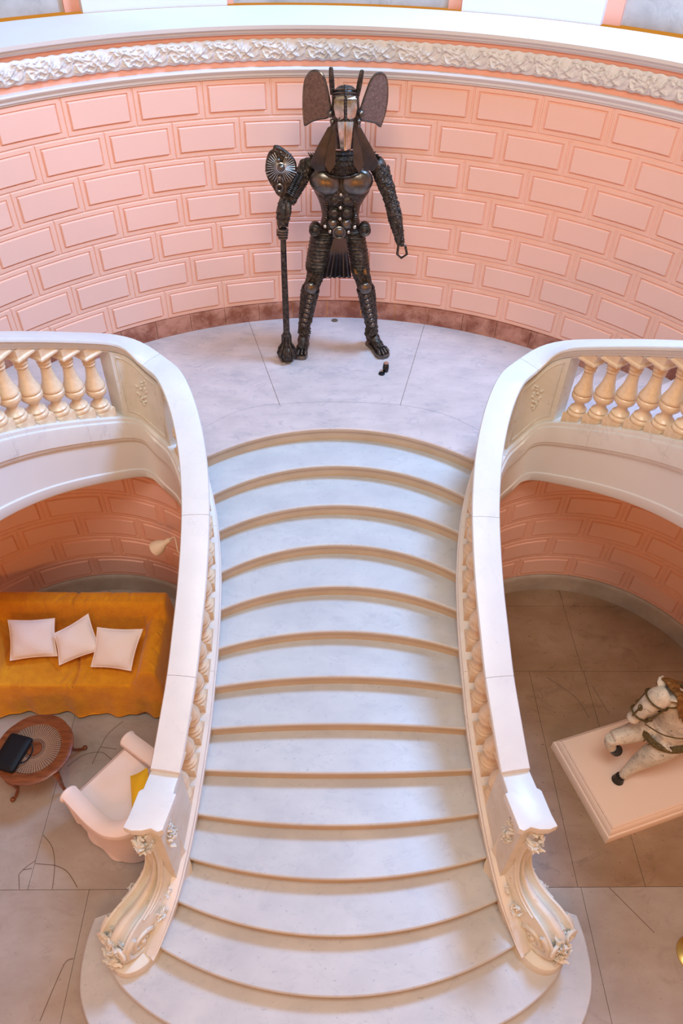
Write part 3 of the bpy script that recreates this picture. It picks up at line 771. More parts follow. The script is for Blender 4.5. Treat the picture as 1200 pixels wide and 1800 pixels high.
# head: dome, mask, snout
m = MB(); c = SP(607, 178, 7.03); k = PXM(c)
m.loft([[SP(607+math.cos(a)*hw, y, 7.03+dy+math.sin(a)*hw*k*.95) for a in [2*PI*i/20 for i in range(20)]] for y, hw, dy in ((262, 17, 0), (240, 19, 0), (215, 24, 0), (190, 25, 0), (168, 24, 0), (158, 20, .0), (151, 12, .0), (149, 3, 0))][::-1], True, True)
greeble(m, SP(607, 250), SP(607, 190), .12, .14, 90, 9, 0, .012)
m.build('helmet', 'iron', st)
m = MB()
for hw, y, yy in ((22.5, 168, 6.885), (22.5, 163, 6.89), (21, 157, 6.905)):
    m.tube(catmull([SP(606-hw, y+2, yy+.10), SP(606-hw*.6, y, yy+.02), SP(606, y-.6, yy), SP(606+hw*.6, y, yy+.02), SP(606+hw, y+2, yy+.10)], 5), .007, 6)
m.build('helmet_rim', 'ironmid', st)
for s in (-1, 1):
    m = MB(); X = lambda d: 607+s*d
    m.plate([SP(X(1.5), 172, 6.86), SP(X(19), 173, 6.90), SP(X(20), 190, 6.90), SP(X(17), 205, 6.88), SP(X(9), 213, 6.85), SP(X(1.5), 208, 6.84)], .018, bev=.06); m.build('mask_cheek', 'ironbright', st)
    m = MB(); m.plate([SP(X(.6)-.3, 214, 6.80), SP(X(13), 214, 6.86), SP(X(8), 262, 6.80), SP(X(.6)-.3, 265, 6.76)], .018, bev=.05); m.build('snout_plate', 'ironbright', st)
    m = MB(); m.plate([SP(X(2), 169, 6.85), SP(X(17), 170, 6.88), SP(X(17), 174.5, 6.86), SP(X(2), 174.5, 6.84)], .012); m.build('brow_plate', 'ironbright', st)
    m = MB(); m.ell(SP(X(9), 210, 6.86), .022, n=10, m=7); m.ell(SP(X(27), 200, 6.95), .030, n=10, m=7); m.ell(SP(X(23), 214, 6.93), .024, n=10, m=7); m.build('temple_bolt', 'ironmid', st)
m = MB(); m.tube([SP(607, 205, 6.93), SP(607, 235, 6.87), SP(607.2, 267, 6.80)], [.085, .062, .040], 12); m.build('snout', 'iron', st)
m = MB(); P_ = catmull([SP(607, 150, 6.93), SP(607, 160, 6.875), SP(607, 185, 6.84), SP(607, 213, 6.83)], 5)
for p in P_[::1]: m.torus(p, .011, .004, (0, .2, 1), 8, 4)
m.tube(P_, .009, 6); m.build('brow_chain', 'iron', st)
# ears (brown plates with a raised rim) and horns
for s, pts in ((-1, [(536, 220), (534, 196), (534, 165), (537, 142), (545, 128), (556, 125), (566, 131), (572, 147), (577, 170), (580, 192), (576, 205), (560, 208), (546, 213)]),
               (1, [(668, 222), (660, 215), (646, 212), (635, 209), (633, 198), (638, 180), (645, 160), (652, 142), (661, 131), (672, 130), (679, 142), (680, 170), (676, 197)])):
    W_ = [SP(x, y, 7.02+.10*((abs(x-607)-28)/45)) for x, y in pts]
    P_ = catmull(W_+[W_[0]], 4)[:-1]
    m = MB(); m.plate(P_, .022, bev=.02); e = m.build('ear', 'rust', st)
    m = MB(); m.tube(P_, .013, 7, False, loop=True); m.build('ear_rim', 'ironmid', e)
for a, b in (((584, 166), (581.5, 118)), ((628, 168), (636, 123))):
    m = MB(); m.tube([SP(a[0], a[1], 7.0), SP((a[0]+b[0])/2, (a[1]+b[1])/2, 6.99), SP(b[0], b[1]+2, 6.98), SP(*b, 6.98)], [.020, .024, .018, .012], 8, upv=(1, 0, 0))
    greeble(m, SP(*a, 7.0), SP(*b, 6.98), .016, .014, 22, 55, 0, .008); m.build('horn', 'iron', st)
# headdress lappets
for s in (-1, 1):
    X = lambda d: 605+s*d
    for q, (ya, outl) in enumerate(((6.93, [(20, 220), (29, 224), (50, 262), (60, 286), (52, 300), (34, 300), (26, 262), (20, 240)]), (6.89, [(16, 222), (22, 235), (30, 262), (35, 290), (26, 305), (16, 290), (15, 262)]))):
        W_ = [SP(X(dx), y, ya-.05*(y-222)/80) for dx, y in outl]
        m = MB(); m.plate(W_, .016, bev=.03); m.build('headdress_flap', 'flap', st)
# belt, pouches, skirt, apron
m = MB(); c = SP(596, 410, 6.90)
for r, t in ((.056, .012), (.040, .010), (.022, .009)): m.torus(c, r, t, FACE, 22, 6)
m.ell(c, (.05, .02, .05), n=16, m=8); m.build('belt_disc', 'ironmid', st)
for xx, rr in ((553, 10), (641, 10)):
    m = MB(); c = SP(xx, 400, 7.0); k = PXM(c); m.ell(c, (rr*k, .08, 11*k), Matrix.Rotation(.5*(1 if xx < 600 else -1), 3, 'Y'), 14, 9)
    for r in (.05, .034, .018): m.torus(c+Vector((0, -.07, 0)), r, .007, FACE, 16, 5)
    m.build('hip_boss', 'iron', st)
def skirt_leg(rows_, seed):
    m = MB(); rings = []; tt = []
    N = 64
    for i in range(N+1):
        q = i/N*(len(rows_)-1); a = min(int(q), len(rows_)-2); f = q-a
        y, x0, x1 = [rows_[a][j]*(1-f)+rows_[a+1][j]*f for j in range(3)]
        c = SP((x0+x1)/2, y, 7.05); k = PXM(c); hw = (x1-x0)/2*k; rp = 1+.045*math.sin(i/N*2*PI*17)
        rings.append([c+Vector((math.cos(b)*hw*rp, math.sin(b)*hw*.95*rp, 0)) for b in [2*PI*j/26 for j in range(26)]])
    m.loft(rings, True, True); return m
skirt_leg([(400, 553, 597), (412, 546, 590), (440, 541, 583), (465, 537, 579), (474, 538, 578)], 1).build('chain_skirt', 'iron', st)
skirt_leg([(400, 598, 642), (412, 603, 641), (440, 611, 646), (465, 615, 649), (474, 616, 648)], 2).build('chain_skirt', 'iron', st)
m = MB(); n = 24; top_ = []; rings = []
for j in range(15):
    f = j/14; row = []; back = []
    for i in range(n+1):
        q = i/n; x0 = 586+(567-586)*f; x1 = 608+(617.5-608)*f; y = 419+(487-419)*f+(2.2*math.sin(q*19) if j == 14 else 0)
        w_ = max(0, f-.3)*.05*math.sin(q*2*PI*6.5)
        row.append(SP(x0+(x1-x0)*q, y, 6.86-.06*f+w_)); back.append(SP(x0+(x1-x0)*(1-q), y, 6.90-.06*f))
    rings.append(row+back)
m.loft(rings, True, True); m.build('apron', 'flap', st)
# legs
for s, hip, knee, ank, x0 in ((-1, (560, 470), (546, 506), (535, 572), 0), (1, (632, 470), (642, 506), (653, 572), 1)):
    m = MB(); Yh, Yk, Ya = 7.07, 7.03, 7.06
    limb(m, [SP(*hip, Yh), SP((hip[0]+knee[0])/2, 488, 7.05), SP(*knee, Yk)], [.098, .084, .078], 200+x0, 14, 170, .013)
    limb(m, [SP(*knee, Yk), SP(knee[0]*.7+ank[0]*.3, 522, 7.04), SP(knee[0]*.35+ank[0]*.65, 548, 7.06), SP(*ank, Ya), SP(ank[0], ank[1]+12, Ya)], [.094, .092, .082, .062, .066], 300+x0, 14, 260, .014)
    for q in (-.5, .5):
        m.tube([SP(hip[0]+q*14, 475, 6.985), SP(knee[0]+q*12, 497, 6.965)], .012, 7)
    m.build('leg', 'iron', st)
    m = MB(); c = SP(knee[0], knee[1]+1, 6.935); m.ell(c, (.065, .035, .065), n=20, m=11); m.build('knee_cap', 'ironmid', st)
    m = MB()
    for i in range(7):
        f = i/6; m.ell(SP(knee[0]*(1-f)+ank[0]*f-(1 if s < 0 else -1), 521+f*50, 6.945-.02*math.sin(f*3)), .030-.003*f, n=12, m=8)
    m.build('shin_ball', 'ironbright' if False else 'ironmid', st)
    for q in (-1, 1):
        m = MB(); a = SP(hip[0]+q*8, 472, 6.975); b = SP(hip[0]*.75+knee[0]*.25+q*8, 482, 6.965); m.plate([a+Vector((-.016, 0, 0)), a+Vector((.016, 0, 0)), b+Vector((.014, 0, 0)), b+Vector((-.014, 0, 0))], .012); m.build('thigh_plate', 'ironmid', st)
    # foot standing on the landing
    heel = Vector((-.37, 7.12, Z1)) if s < 0 else Vector((.36, 7.16, Z1)); toe = Vector((-.412, 6.86, Z1)) if s < 0 else Vector((.50, 6.90, Z1))
    d = (toe-heel).normalized(); wv_ = Vector((-d.y, d.x, 0)); L_ = (toe-heel).length+.05
    out_ = [heel+d*(L_*q)+wv_*w_ for q, w_ in ((-.05, -.03), (0, -.055), (.35, -.052), (.75, -.078), (.93, -.068), (1.0, -.03), (1.0, .03), (.93, .068), (.75, .078), (.35, .052), (0, .055), (-.05, .03))]
    pl = [(p.x, p.y) for p in out_]
    ar = sum(pl[i-1][0]*pl[i][1]-pl[i][0]*pl[i-1][1] for i in range(len(pl)))
    if ar < 0: pl = pl[::-1]
    m = MB(); m.prism(pl, Z1, Z1+.045, .004); m.build('sole_plate', 'ironmid', st)
    m = MB(); up_ = Vector((0, 0, 1))
    m.tube(catmull([heel+up_*.10, heel+d*.08+up_*.13, heel+d*.16+up_*.10, heel+d*.24+up_*.075], 4), [.05, .062, .060, .058, .06, .06, .055, .05, .045, .045, .045, .04, .035], 12)
    m.tube([heel+up_*.08+d*.03, heel+up_*.26+d*.03, SP(ank[0], ank[1]-4, Ya)], [.058, .056, .05], 12)
    greeble(m, heel+up_*.12, heel+up_*.26, .055, .05, 40, 61, 0, .013); greeble(m, heel+d*.05+up_*.12, heel+d*.24+up_*.08, .055, .045, 50, 66, 0, .012)
    for i in range(4):
        q = (i-1.5)*.036; a = heel+d*(L_*.66)+wv_*q*.8+up_*.085; b = heel+d*(L_*.93-.012*abs(i-1))+wv_*q*1.08+up_*.062
        m.tube([a, (a+b)/2+up_*.012, b, b+d*.012-up_*.008], [.012, .015, .017, .010], 8)
    m.build('foot', 'iron', st)
    m = MB(); m.ell(heel+d*(L_*.62)+up_*.10, .020, n=10, m=7)
    for i in range(4): q = (i-1.5)*.036; m.ell(heel+d*(L_*.95-.012*abs(i-1))+wv_*q*1.08+up_*.066, .0135, n=9, m=6)
    m.build('toe_cap', 'ironmid', st)
# shoulders and arms
m = MB(); m.ell(SP(541, 291, 7.08), (.075, .075, .07), n=14, m=9); limb(m, [SP(541, 291, 7.08), SP(526, 318, 7.0), SP(508, 352, 6.92)], [.082, .074, .060], 400, 12, 160, .014)
spring(m, SP(531, 305, 6.95), SP(512, 344, 6.86), .022, 12, .006); spring(m, SP(523, 305, 6.95), SP(506, 340, 6.86), .022, 12, .006)
for i in range(7): a = i*.5; m.tube([SP(548+i*2, 279-i*.6, 7.05), SP(541+i*2, 268+(i % 2)*3, 7.03)], [.014, .003], 5)
m.build('upper_arm', 'iron', st)
m = MB(); limb(m, [SP(503, 350, 6.92), SP(498, 372, 6.86), SP(497, 398, 6.82)], [.060, .068, .048], 420, 12, 120, .012)
m.tube([SP(506, 356, 6.84), SP(507, 372, 6.80), SP(503, 392, 6.79)], [.025, .03, .02], 10); m.build('forearm', 'iron', st)
m = MB()
for i in range(4):
    c = SP(497, 404+i*4.6, 6.80); m.torus(c, .043-.002*i, .0125, (0, .1, 1), 16, 7)
m.tube([SP(488, 402, 6.80), SP(488, 415, 6.78)], .012, 7); m.build('hand', 'ironmid', st)
# fan shaped shield on the arm
m = MB(); cc = SP(494, 293, 6.86); k = PXM(cc); outl = [(466, 300), (467, 283), (472, 268), (479, 262), (481, 256), (489, 256), (496, 260), (507, 268), (517, 279), (521, 290), (520, 304), (514, 318), (505, 335), (499, 345), (488, 343), (480, 330), (471, 315)]
W_ = [SP(x, y, 6.90) for x, y in outl]; m.plate(catmull(W_+[W_[0]], 3)[:-1], .05, bev=.05); fs = m.build('fan_shield', 'black' if False else 'iron', st)
m = MB()
for i in range(34):
    a = 2*PI*i/34
    if 1.25 < a < 2.0: continue
    rr = (24 if math.cos(a) > 0 else 25)*(1+.18*(math.sin(a) < -.3)); m.tube([cc+Vector((math.cos(a)*7*k, -.02, math.sin(a)*7*k)), cc+Vector((math.cos(a)*rr*k, .01, math.sin(a)*rr*k))], .0042, 5)
m.torus(cc+Vector((0, -.02, 0)), .036, .008, FACE, 16, 6); m.build('fan_ray', 'ironbright', fs)
m = MB(); m.ell(cc+Vector((.0, -.03, 0)), .034, n=14, m=9); m.ell(SP(491, 313, 6.85), .025, n=12, m=7); m.ell(SP(489, 282, 6.85), .022, n=12, m=7)
greeble(m, SP(484, 262, 6.90), SP(508, 276, 6.90), .02, .02, 30, 77, 0, .014); m.torus(SP(491, 330, 6.85), .03, .01, FACE, 14, 6); m.build('shield_boss', 'ironmid', fs)
m = MB(); m.ell(SP(664, 293, 7.05), (.08, .08, .085), n=14, m=9)
for i in range(7): m.tube([SP(650+i*2.2, 268+i*1.3, 7.05), SP(655+i*2.6, 262+i*2.4+(i % 2)*3, 7.0)], [.014, .003], 5)
limb(m, [SP(668, 298, 7.05), SP(677, 322, 7.0), SP(688, 356, 6.95)], [.084, .076, .060], 500, 12, 190, .013); m.build('upper_arm', 'iron', st)
m = MB(); limb(m, [SP(688, 356, 6.95), SP(694, 380, 6.92), SP(703, 425, 6.90)], [.064, .070, .040], 520, 12, 190, .012)
m.tube([SP(694, 368, 6.87), SP(702, 408, 6.85)], .009, 6); m.build('forearm', 'iron', st)
m = MB(); c = SP(706, 443, 6.9); k = PXM(c); hexp = [SP(x, y, 6.9) for x, y in ((700, 431), (698, 447), (705, 453.5), (715, 447), (712, 432), (706, 430))]
m.tube(hexp, .013, 6, False, loop=True, smooth=False); m.tube([SP(704, 422, 6.9), SP(707, 432, 6.9)], .022, 8); m.build('ring_hand', 'iron', st)
# mace
m = MB(); m.tube([SP(497, 400, 6.80), SP(499, 470, 6.80), SP(503.5, 585, 6.79)], [.026, .030, .034], 12)
m.lathe([(.036, 0), (.044, .01), (.044, .03), (.036, .04)], SP(503.5, 588, 6.79)-Vector((0, 0, .02)), 16); m.build('mace_shaft', 'iron', st)
m = MB(); c = Vector((-.552, 6.80, Z1+.10)); m.ell(c, (.095, .09, .10), n=20, m=12); m.tube([c+Vector((0, 0, .06)), c+Vector((.0, .0, .16)), SP(503.5, 586, 6.79)], [.055, .038, .038], 12)
for i in range(8):
    a = 2*PI*i/8; m.tube([c+Vector((math.cos(a)*r, math.sin(a)*r, z)) for r, z in ((.02, -.098), (.075, -.065), (.100, 0), (.078, .07), (.045, .12), (.042, .22))], .012, 7)
greeble(m, c+Vector((0, 0, -.06)), c+Vector((0, 0, .06)), .09, .09, 60, 88, 0, .012, False); m.build('mace_head', 'iron', st)

# camera lens, its cap and the drain plate on the landing
m = MB(); m.lathe([(.028, 0), (.031, .003), (.031, .03), (.034, .032), (.034, .055), (.032, .058), (.032, .075), (.028, .08), (.028, .10), (.024, .102), (.022, .092), (.001, .088)], (0, 0, 0), 28)
ln_ = m.build('camera_lens', 'blackglass'); ln_.location = (.512, 6.62, Z1+.001); tag(ln_, 'small black camera lens standing on end before the statue\'s foot', 'lens')
m = MB(); m.lathe([(.022, .094), (.026, .099), (.0265, .104), (.024, .1045)], (0, 0, 0), 24); m.build('lens_mount', 'ironbright', ln_)
m = MB(); m.lathe([(.033, 0), (.034, .002), (.034, .009), (.031, .011), (.001, .010)], (0, 0, 0), 28); o = m.build('lens_cap', 'black'); o.location = (.468, 6.565, Z1+.001); tag(o, 'round black cap lying flat on the landing beside the lens', 'lens cap')
m = MB(); m.lathe([(.038, 0), (.038, .004), (.034, .006), (.001, .006)], (0, 0, 0), 28); o = m.build('floor_drain', 'drain'); o.location = (-.03, 7.655, Z1+.0005); tag(o, 'small round bronze plate in the landing floor behind the statue', 'drain cover')
# ================================================================== LEFT ALCOVE
def blur(h, r):
    for _ in range(2):
        for ax in (0, 1):
            p = np.pad(h, [(r, r) if a == ax else (0, 0) for a in (0, 1)], mode='edge'); c = np.cumsum(p, axis=ax)
            z = np.zeros_like(np.take(c, [0], axis=ax)); c = np.concatenate([z, c], axis=ax); n = h.shape[ax]
            h = (np.take(c, range(2*r+1, 2*r+1+n), axis=ax)-np.take(c, range(0, n), axis=ax))/(2*r+1)
    return h
# the sofa itself, mostly hidden by the throw; origin at its centre on the floor, x along its length, -y is the front
sofa = thing('sofa', 'two seat sofa standing against the orange alcove wall under a mustard throw', 'sofa')
W2, Dp = .97, .98
m = MB(); m.box((0, .01, .19), (1.80, .82, .26), bev=.03); m.build('seat_base', 'slip', sofa)
for x in (-.36, .36): m = MB(); m.box((x, -.10, .355), (.67, .60, .08), bev=.03); m.build('seat_cushion', 'slip', sofa)
m = MB(); m.box((0, .37, .46), (1.80, .14, .52), bev=.05); m.build('backrest', 'slip', sofa)
for x in (-.83, .83):
    m = MB(); m.box((x, -.02, .30), (.18, .80, .36), bev=.04); m.build('armrest', 'slip', sofa)
for x in (-.85, .85):
    for y in (-.36, .36): m = MB(); m.lathe([(.018, 0), (.026, .06)], (x, y, 0), 10); m.build('leg', 'wood', sofa)
put(sofa, (-2.69, 4.36, 0), .0)
# throw: draped height field
nx, ny = 240, 170; u1 = np.linspace(-1, 1, nx); u2 = np.linspace(-1, 1, ny)
u1 = np.sign(u1)*(1-(1-np.abs(u1))**1.35); u2 = np.sign(u2)*(1-(1-np.abs(u2))**1.35)      # denser towards the hems
U1_, U2_ = np.meshgrid(u1, u2, indexing='ij')
X = U1_*(.975+.012*np.sin(U2_*7)); lo_ = -.485-.016*np.sin(X*6.5)-.007*np.sin(X*15); hi_ = .52
Y = lo_+(hi_-lo_)*(U2_+1)/2
h = np.full(X.shape, .03)
inside = (np.abs(X) < .945) & (Y > -.448) & (Y < .49)
h[inside] = .445
h = np.where(inside & (Y > .22), .445+(Y-.22)/.06*.4, h); h = np.where(inside, np.minimum(h, .85), h)
arm = inside & (np.abs(X) > .70) & (Y < .42)
h = np.where(arm & (h < .72), np.maximum(h, .46+.235*np.sqrt(np.clip(1-((np.abs(X)-.825)/.145)**2, 0, 1))), h)
h = np.where(inside & (Y > .40), .85-.06*((Y-.40)/.09)**2, h)
h = blur(h, 4)
rs = np.random.RandomState(3)
seat = (h > .3)
h = h-.035*np.exp(-((np.abs(X)-.685)/.016)**2)*((h > .4) & (h < .72) & (Y > -.40))
f = .010*np.sin(Y*14+3*np.sin(X*5))*np.exp(-((X)**2)/.3)
h = h-.050*np.exp(-((X-.02+.05*np.sin(Y*6))/.014)**2)*seat*(Y > -.42)
for _ in range(150):
    cx, cy, a, L, W_, A_ = rs.uniform(-.95, .95), rs.uniform(-.45, .45), rs.normal(PI/2, .45), rs.uniform(.04, .20), rs.uniform(.007, .022), rs.uniform(-.016, .013)
    dx, dy = X-cx, Y-cy; u_ = dx*np.cos(a)+dy*np.sin(a); v_ = -dx*np.sin(a)+dy*np.cos(a)
    h = h+A_*np.exp(-(u_/L)**2-(v_/W_)**2)*seat
# gathered folds round the right arm
for ang in np.linspace(-.8, .9, 9):
    dx, dy = X-.74, Y-.16; u_ = dx*np.cos(ang)+dy*np.sin(ang); v_ = -dx*np.sin(ang)+dy*np.cos(ang)
    h = h+.022*np.exp(-(v_/.012)**2)*np.clip(u_*6, 0, 1)*np.exp(-(u_/.3)**2)*seat
# hanging parts: waves push the drape in and out
outx = np.zeros_like(X); outy = np.zeros_like(Y)
low = np.clip((.40-h)/.35, 0, 1)
wave = .035*np.sin(X*13+1.5*np.sin(X*4))+.018*np.sin(X*31)
outy = np.where(Y < -.38, -low*(.012+wave*.55+.06*np.exp(-((X-.83)/.10)**2)), 0)
outx = np.where(np.abs(X) > .9, np.sign(X)*low*(.03+.03*np.sin(Y*17)), 0)*(Y > -.40)
keep = np.ones(X.shape, bool)
V = np.stack([X+outx, Y+outy, np.maximum(h, .012)], 2).reshape(-1, 3)
idx = -np.ones(nx*ny, int); F = []
K_ = keep.reshape(-1)
for i in range(nx-1):
    for j in range(ny-1):
        q = (i*ny+j, (i+1)*ny+j, (i+1)*ny+j+1, i*ny+j+1)
        if K_[q[0]] and K_[q[1]] and K_[q[2]] and K_[q[3]]: F.append(q)
used = sorted(set(k for q in F for k in q)); mp_ = {k: i for i, k in enumerate(used)}
m = MB(); m.add([tuple(V[k]) for k in used], [tuple(mp_[k] for k in q) for q in F])
thr = m.build('sofa_throw', 'throw', auto=False); put(thr, (-2.69, 4.36, 0.004))
sm_ = thr.modifiers.new('thick', 'SOLIDIFY'); sm_.thickness = .008; sm_.offset = 1
tag(thr, 'mustard yellow throw draped over the whole sofa, creased down the middle', 'throw')
def pillow(name, corners, lab, th=.075, mt_='pillow', grp=None, seed=0):
    """corners: TL, TR, BR, BL in space"""
    a, b, c, d = [Vector(p) for p in corners]; n = 22; nrm = ((b-a).cross(d-a)).normalized()
    ctr = (a+b+c+d)/4; rs = random.Random(seed); w1 = rs.uniform(0, 6)
    if nrm.y > 0: nrm = -nrm
    rings = []; m = MB()
    for sgn in (1, -1):
        G = []
        for i in range(n+1):
            row = []
            for j in range(n+1):
                u, v = i/n, j/n; uu, vv = 2*u-1, 2*v-1
                p = (a*(1-u)+b*u)*(1-v)+(d*(1-u)+c*u)*v
                pin = 1-.075*((1-uu*uu)*abs(vv)**2+(1-vv*vv)*abs(uu)**2)
                p = ctr+(p-ctr)*pin
                t = th*((1-abs(uu)**2.2)**.55)*((1-abs(vv)**2.2)**.55)*(1+.10*math.sin(u*9+w1)*math.sin(v*8+w1))
                row.append(p+nrm*(t*sgn))
            G.append(row)
        V_ = [p for r in G for p in r]; k = n+1; F_ = [(i*k+j, i*k+j+1, (i+1)*k+j+1, (i+1)*k+j) for i in range(n) for j in range(n)]
        if sgn < 0: F_ = [q[::-1] for q in F_]
        m.add([p-ctr for p in V_], F_)
    # piped flange edge
    loopc = []
    for (p, q) in ((a, b), (b, c), (c, d), (d, a)):
        for k in range(8): t = k/8; pp = p+(q-p)*t; loopc.append((ctr+(pp-ctr)*(1-.075*(1-(2*t-1)**2)))-ctr)
    m2 = MB(); m2.tube(loopc, .006, 6, False, loop=True)
    o = m.build(name, mt_, auto=False); o.location = ctr; m2.build('piping', mt_, o); return tag(o, lab, 'cushion', grp)
def C3(x, y, z): return atZ(x, y, z)
pillow('cushion', [C3(14, 1090, .80), C3(96, 1087, .80), C3(101, 1153, .53), C3(18, 1161, .53)], 'leftmost square white cushion standing upright on the mustard sofa', grp='white cushions on the sofa', seed=1)
pillow('cushion', [C3(95, 1114, .74), C3(155, 1079, .82), C3(178, 1142, .62), C3(104, 1169, .53)], 'middle white cushion tilted onto one corner on the mustard sofa', grp='white cushions on the sofa', seed=2)
pillow('cushion', [C3(171, 1103, .79), C3(251, 1106, .79), C3(230, 1179, .54), C3(160, 1172, .53)], 'rightmost white cushion slumped beside the covered sofa arm', grp='white cushions on the sofa', seed=3)
# reading lamp
lp = thing('reading_lamp', 'cream reading lamp with a bell shade on a thin curved arm beside the sofa', 'lamp')
tipc = atZ(268, 968, 1.28); neck = atZ(293, 952, 1.40)
ax = (tipc-neck).normalized(); Lh = (tipc-neck).length
m = MB(); m.lathe([(.020, -.045), (.026, -.03), (.028, 0), (.030, .02), (.045, .05), (.066, .09), (.078, .13), (.080, .165), (.076, .165), (.07, .13), (.055, .09), (.02, .04), (.004, .03)], neck, 28, axis=ax); sh = m.build('lamp_shade', 'lamp', lp)
m = MB(); m.ell(neck+ax*.10, .032, n=12, m=8); m.build('bulb', 'pillow', sh)
basep = Vector((-1.56, 5.02, 0)); e1 = atZ(314, 972, 1.38)
m = MB(); m.tube(catmull([neck-ax*.04, neck-ax*.07+Vector((.03, 0, .01)), e1, Vector((-1.56, 5.0, 1.26)), basep+Vector((0, 0, 1.1))], 6), .006, 8); m.build('gooseneck', 'lamp', lp)
m = MB(); m.tube([basep+Vector((0, 0, .02)), basep+Vector((0, 0, 1.12))], .009, 10); m.build('pole', 'lamp', lp)
m = MB(); m.lathe([(.11, 0), (.11, .012), (.10, .018), (.012, .03)], basep, 28); m.build('base', 'lamp', lp)
# ---- round cane topped table
tb = thing('round_coffee_table', 'low round red-brown wooden table with woven cane top by the sofa', 'table')
tc_ = Vector((-2.80, 3.25, 0)); TR = .345; TZ = .50
m = MB(); pr = []
nn_ = 120
def edge(a): return TR*(1+.018*abs(math.sin(a*4))**.6)
rings = []
for r0, z in ((.245, TZ-.006), (.245, TZ-.0), (.262, TZ+.004), (.30, TZ+.006), (.33, TZ+.004), (1, TZ-.004), (1.004, TZ-.014), (.985, TZ-.024), (.30, TZ-.024), (.245, TZ-.02)):
    rings.append([tc_+Vector((math.cos(2*PI*k/nn_), math.sin(2*PI*k/nn_), 0))*(r0 if r0 < .9 else edge(2*PI*k/nn_)*r0)+Vector((0, 0, z)) for k in range(nn_)])
m.loft(rings, True, False, loop=True); tt_ = m.build('table_top', 'wood', tb)
m = MB(); m.lathe([(.001, TZ-.018), (.247, TZ-.018), (.247, TZ-.012), (.001, TZ-.012)], tc_, 64); m.build('cane_backing', 'canegap', tt_)
m = MB()
for r in [.078+.0128*i for i in range(14)]:
    m.torus(tc_+Vector((0, 0, TZ-.008)), r, .0014, n=72, m=4)
for k in range(64):
    a = 2*PI*k/64; d = Vector((math.cos(a), math.sin(a), 0)); m.tube([tc_+d*.10+Vector((0, 0, TZ-.007)), tc_+d*.246+Vector((0, 0, TZ-.007))], .0013, 4, False)
m.build('cane_weave', 'cane', tt_)
m = MB(); m.lathe([(.001, TZ-.012), (.07, TZ-.012), (.07, TZ-.004), (.05, TZ-.001), (.03, TZ-.004), (.001, TZ)], tc_, 40); m.build('center_rosette', 'wood', tt_)
m = MB(); m.lathe([(.28, TZ-.08), (.30, TZ-.08), (.30, TZ-.02), (.28, TZ-.02)], tc_, 48); m.build('apron', 'wood', tb)
for fx, fy in ((-3.05, 2.98), (-2.545, 3.03), (-2.50, 3.50), (-3.06, 3.50)):
    d = Vector((fx, fy, 0))-tc_; L_ = d.length; d.normalize(); m = MB()
    m.tube(catmull([tc_+d*.26+Vector((0, 0, TZ-.04)), tc_+d*.315+Vector((0, 0, .38)), tc_+d*.30+Vector((0, 0, .24)), tc_+d*.285+Vector((0, 0, .12)), tc_+d*(L_-.03)+Vector((0, 0, .03)), tc_+d*L_+Vector((0, 0, .025))], 5), [.030]*5+[.026]*5+[.020]*5+[.015]*5+[.013]*5+[.018], 10)
    m.ell(tc_+d*L_+Vector((0, 0, .022)), (.026, .026, .022), n=12, m=7); m.build('leg', 'wood', tb)
# black bag on the table
m = MB(); bz = TZ+.008
def rr_poly(c, ax_, ay_, w_, h_, r, n=5):
    out = []
    for sx, sy, a0 in ((1, 1, 0), (-1, 1, PI/2), (-1, -1, PI), (1, -1, 1.5*PI)):
        for k in range(n+1):
            a = a0+PI/2*k/n; out.append(c+ax_*(sx*(w_-r)+math.cos(a)*r)+ay_*(sy*(h_-r)+math.sin(a)*r))
    return out
bc = Vector((-2.965, 3.185, 0)); bx = Vector((.93, -.25, 0)).normalized(); by = Vector((-bx.y, bx.x, 0))
m.loft([[p*1+Vector((0, 0, z)) for p in rr_poly(bc, bx, by, w_, h_, .03)] for w_, h_, z in ((.10, .158, bz), (.112, .170, bz+.012), (.112, .170, bz+.05), (.10, .158, bz+.062), (.06, .11, bz+.066))], True, True)
bag = m.build('camera_bag', 'black'); tag(bag, 'flat black zipped case lying on the round cane table', 'bag')
m = MB(); lp_ = [p+Vector((0, 0, bz+.032)) for p in rr_poly(bc, bx, by, .114, .172, .03)]; m.tube(lp_, .003, 5, False, loop=True); m.build('zip', 'blackglass', bag)
m = MB(); m.tube(catmull([bc+bx*.11+by*-.08+Vector((0, 0, bz+.03)), bc+bx*.16+by*-.02+Vector((0, 0, bz+.02)), bc+bx*.15+by*.08+Vector((0, 0, bz+.01)), bc+bx*.11+by*.13+Vector((0, 0, bz+.03))], 5), .007, 6, flat=.4); m.build('strap', 'black', bag)
# ---- armchair with loose white cover
ac = thing('armchair', 'white slipcovered armchair on the ground floor beside the left newel', 'armchair')
def band(mb, path_, prof, mi=0):
    rings = []
    for i, (p, zt, bot) in enumerate(path_):
        q = path_[min(i+1, len(path_)-1)][0]-path_[max(i-1, 0)][0]; q.normalize(); nn = Vector((-q.y, q.x, 0))
        rings.append([p+nn*(l*(1 if zz > .3 else 1+.0*zz))+Vector((0, 0, bot+(zt-bot)*zz)) for l, zz in prof])
    mb.loft(rings, True, True, mi=mi)
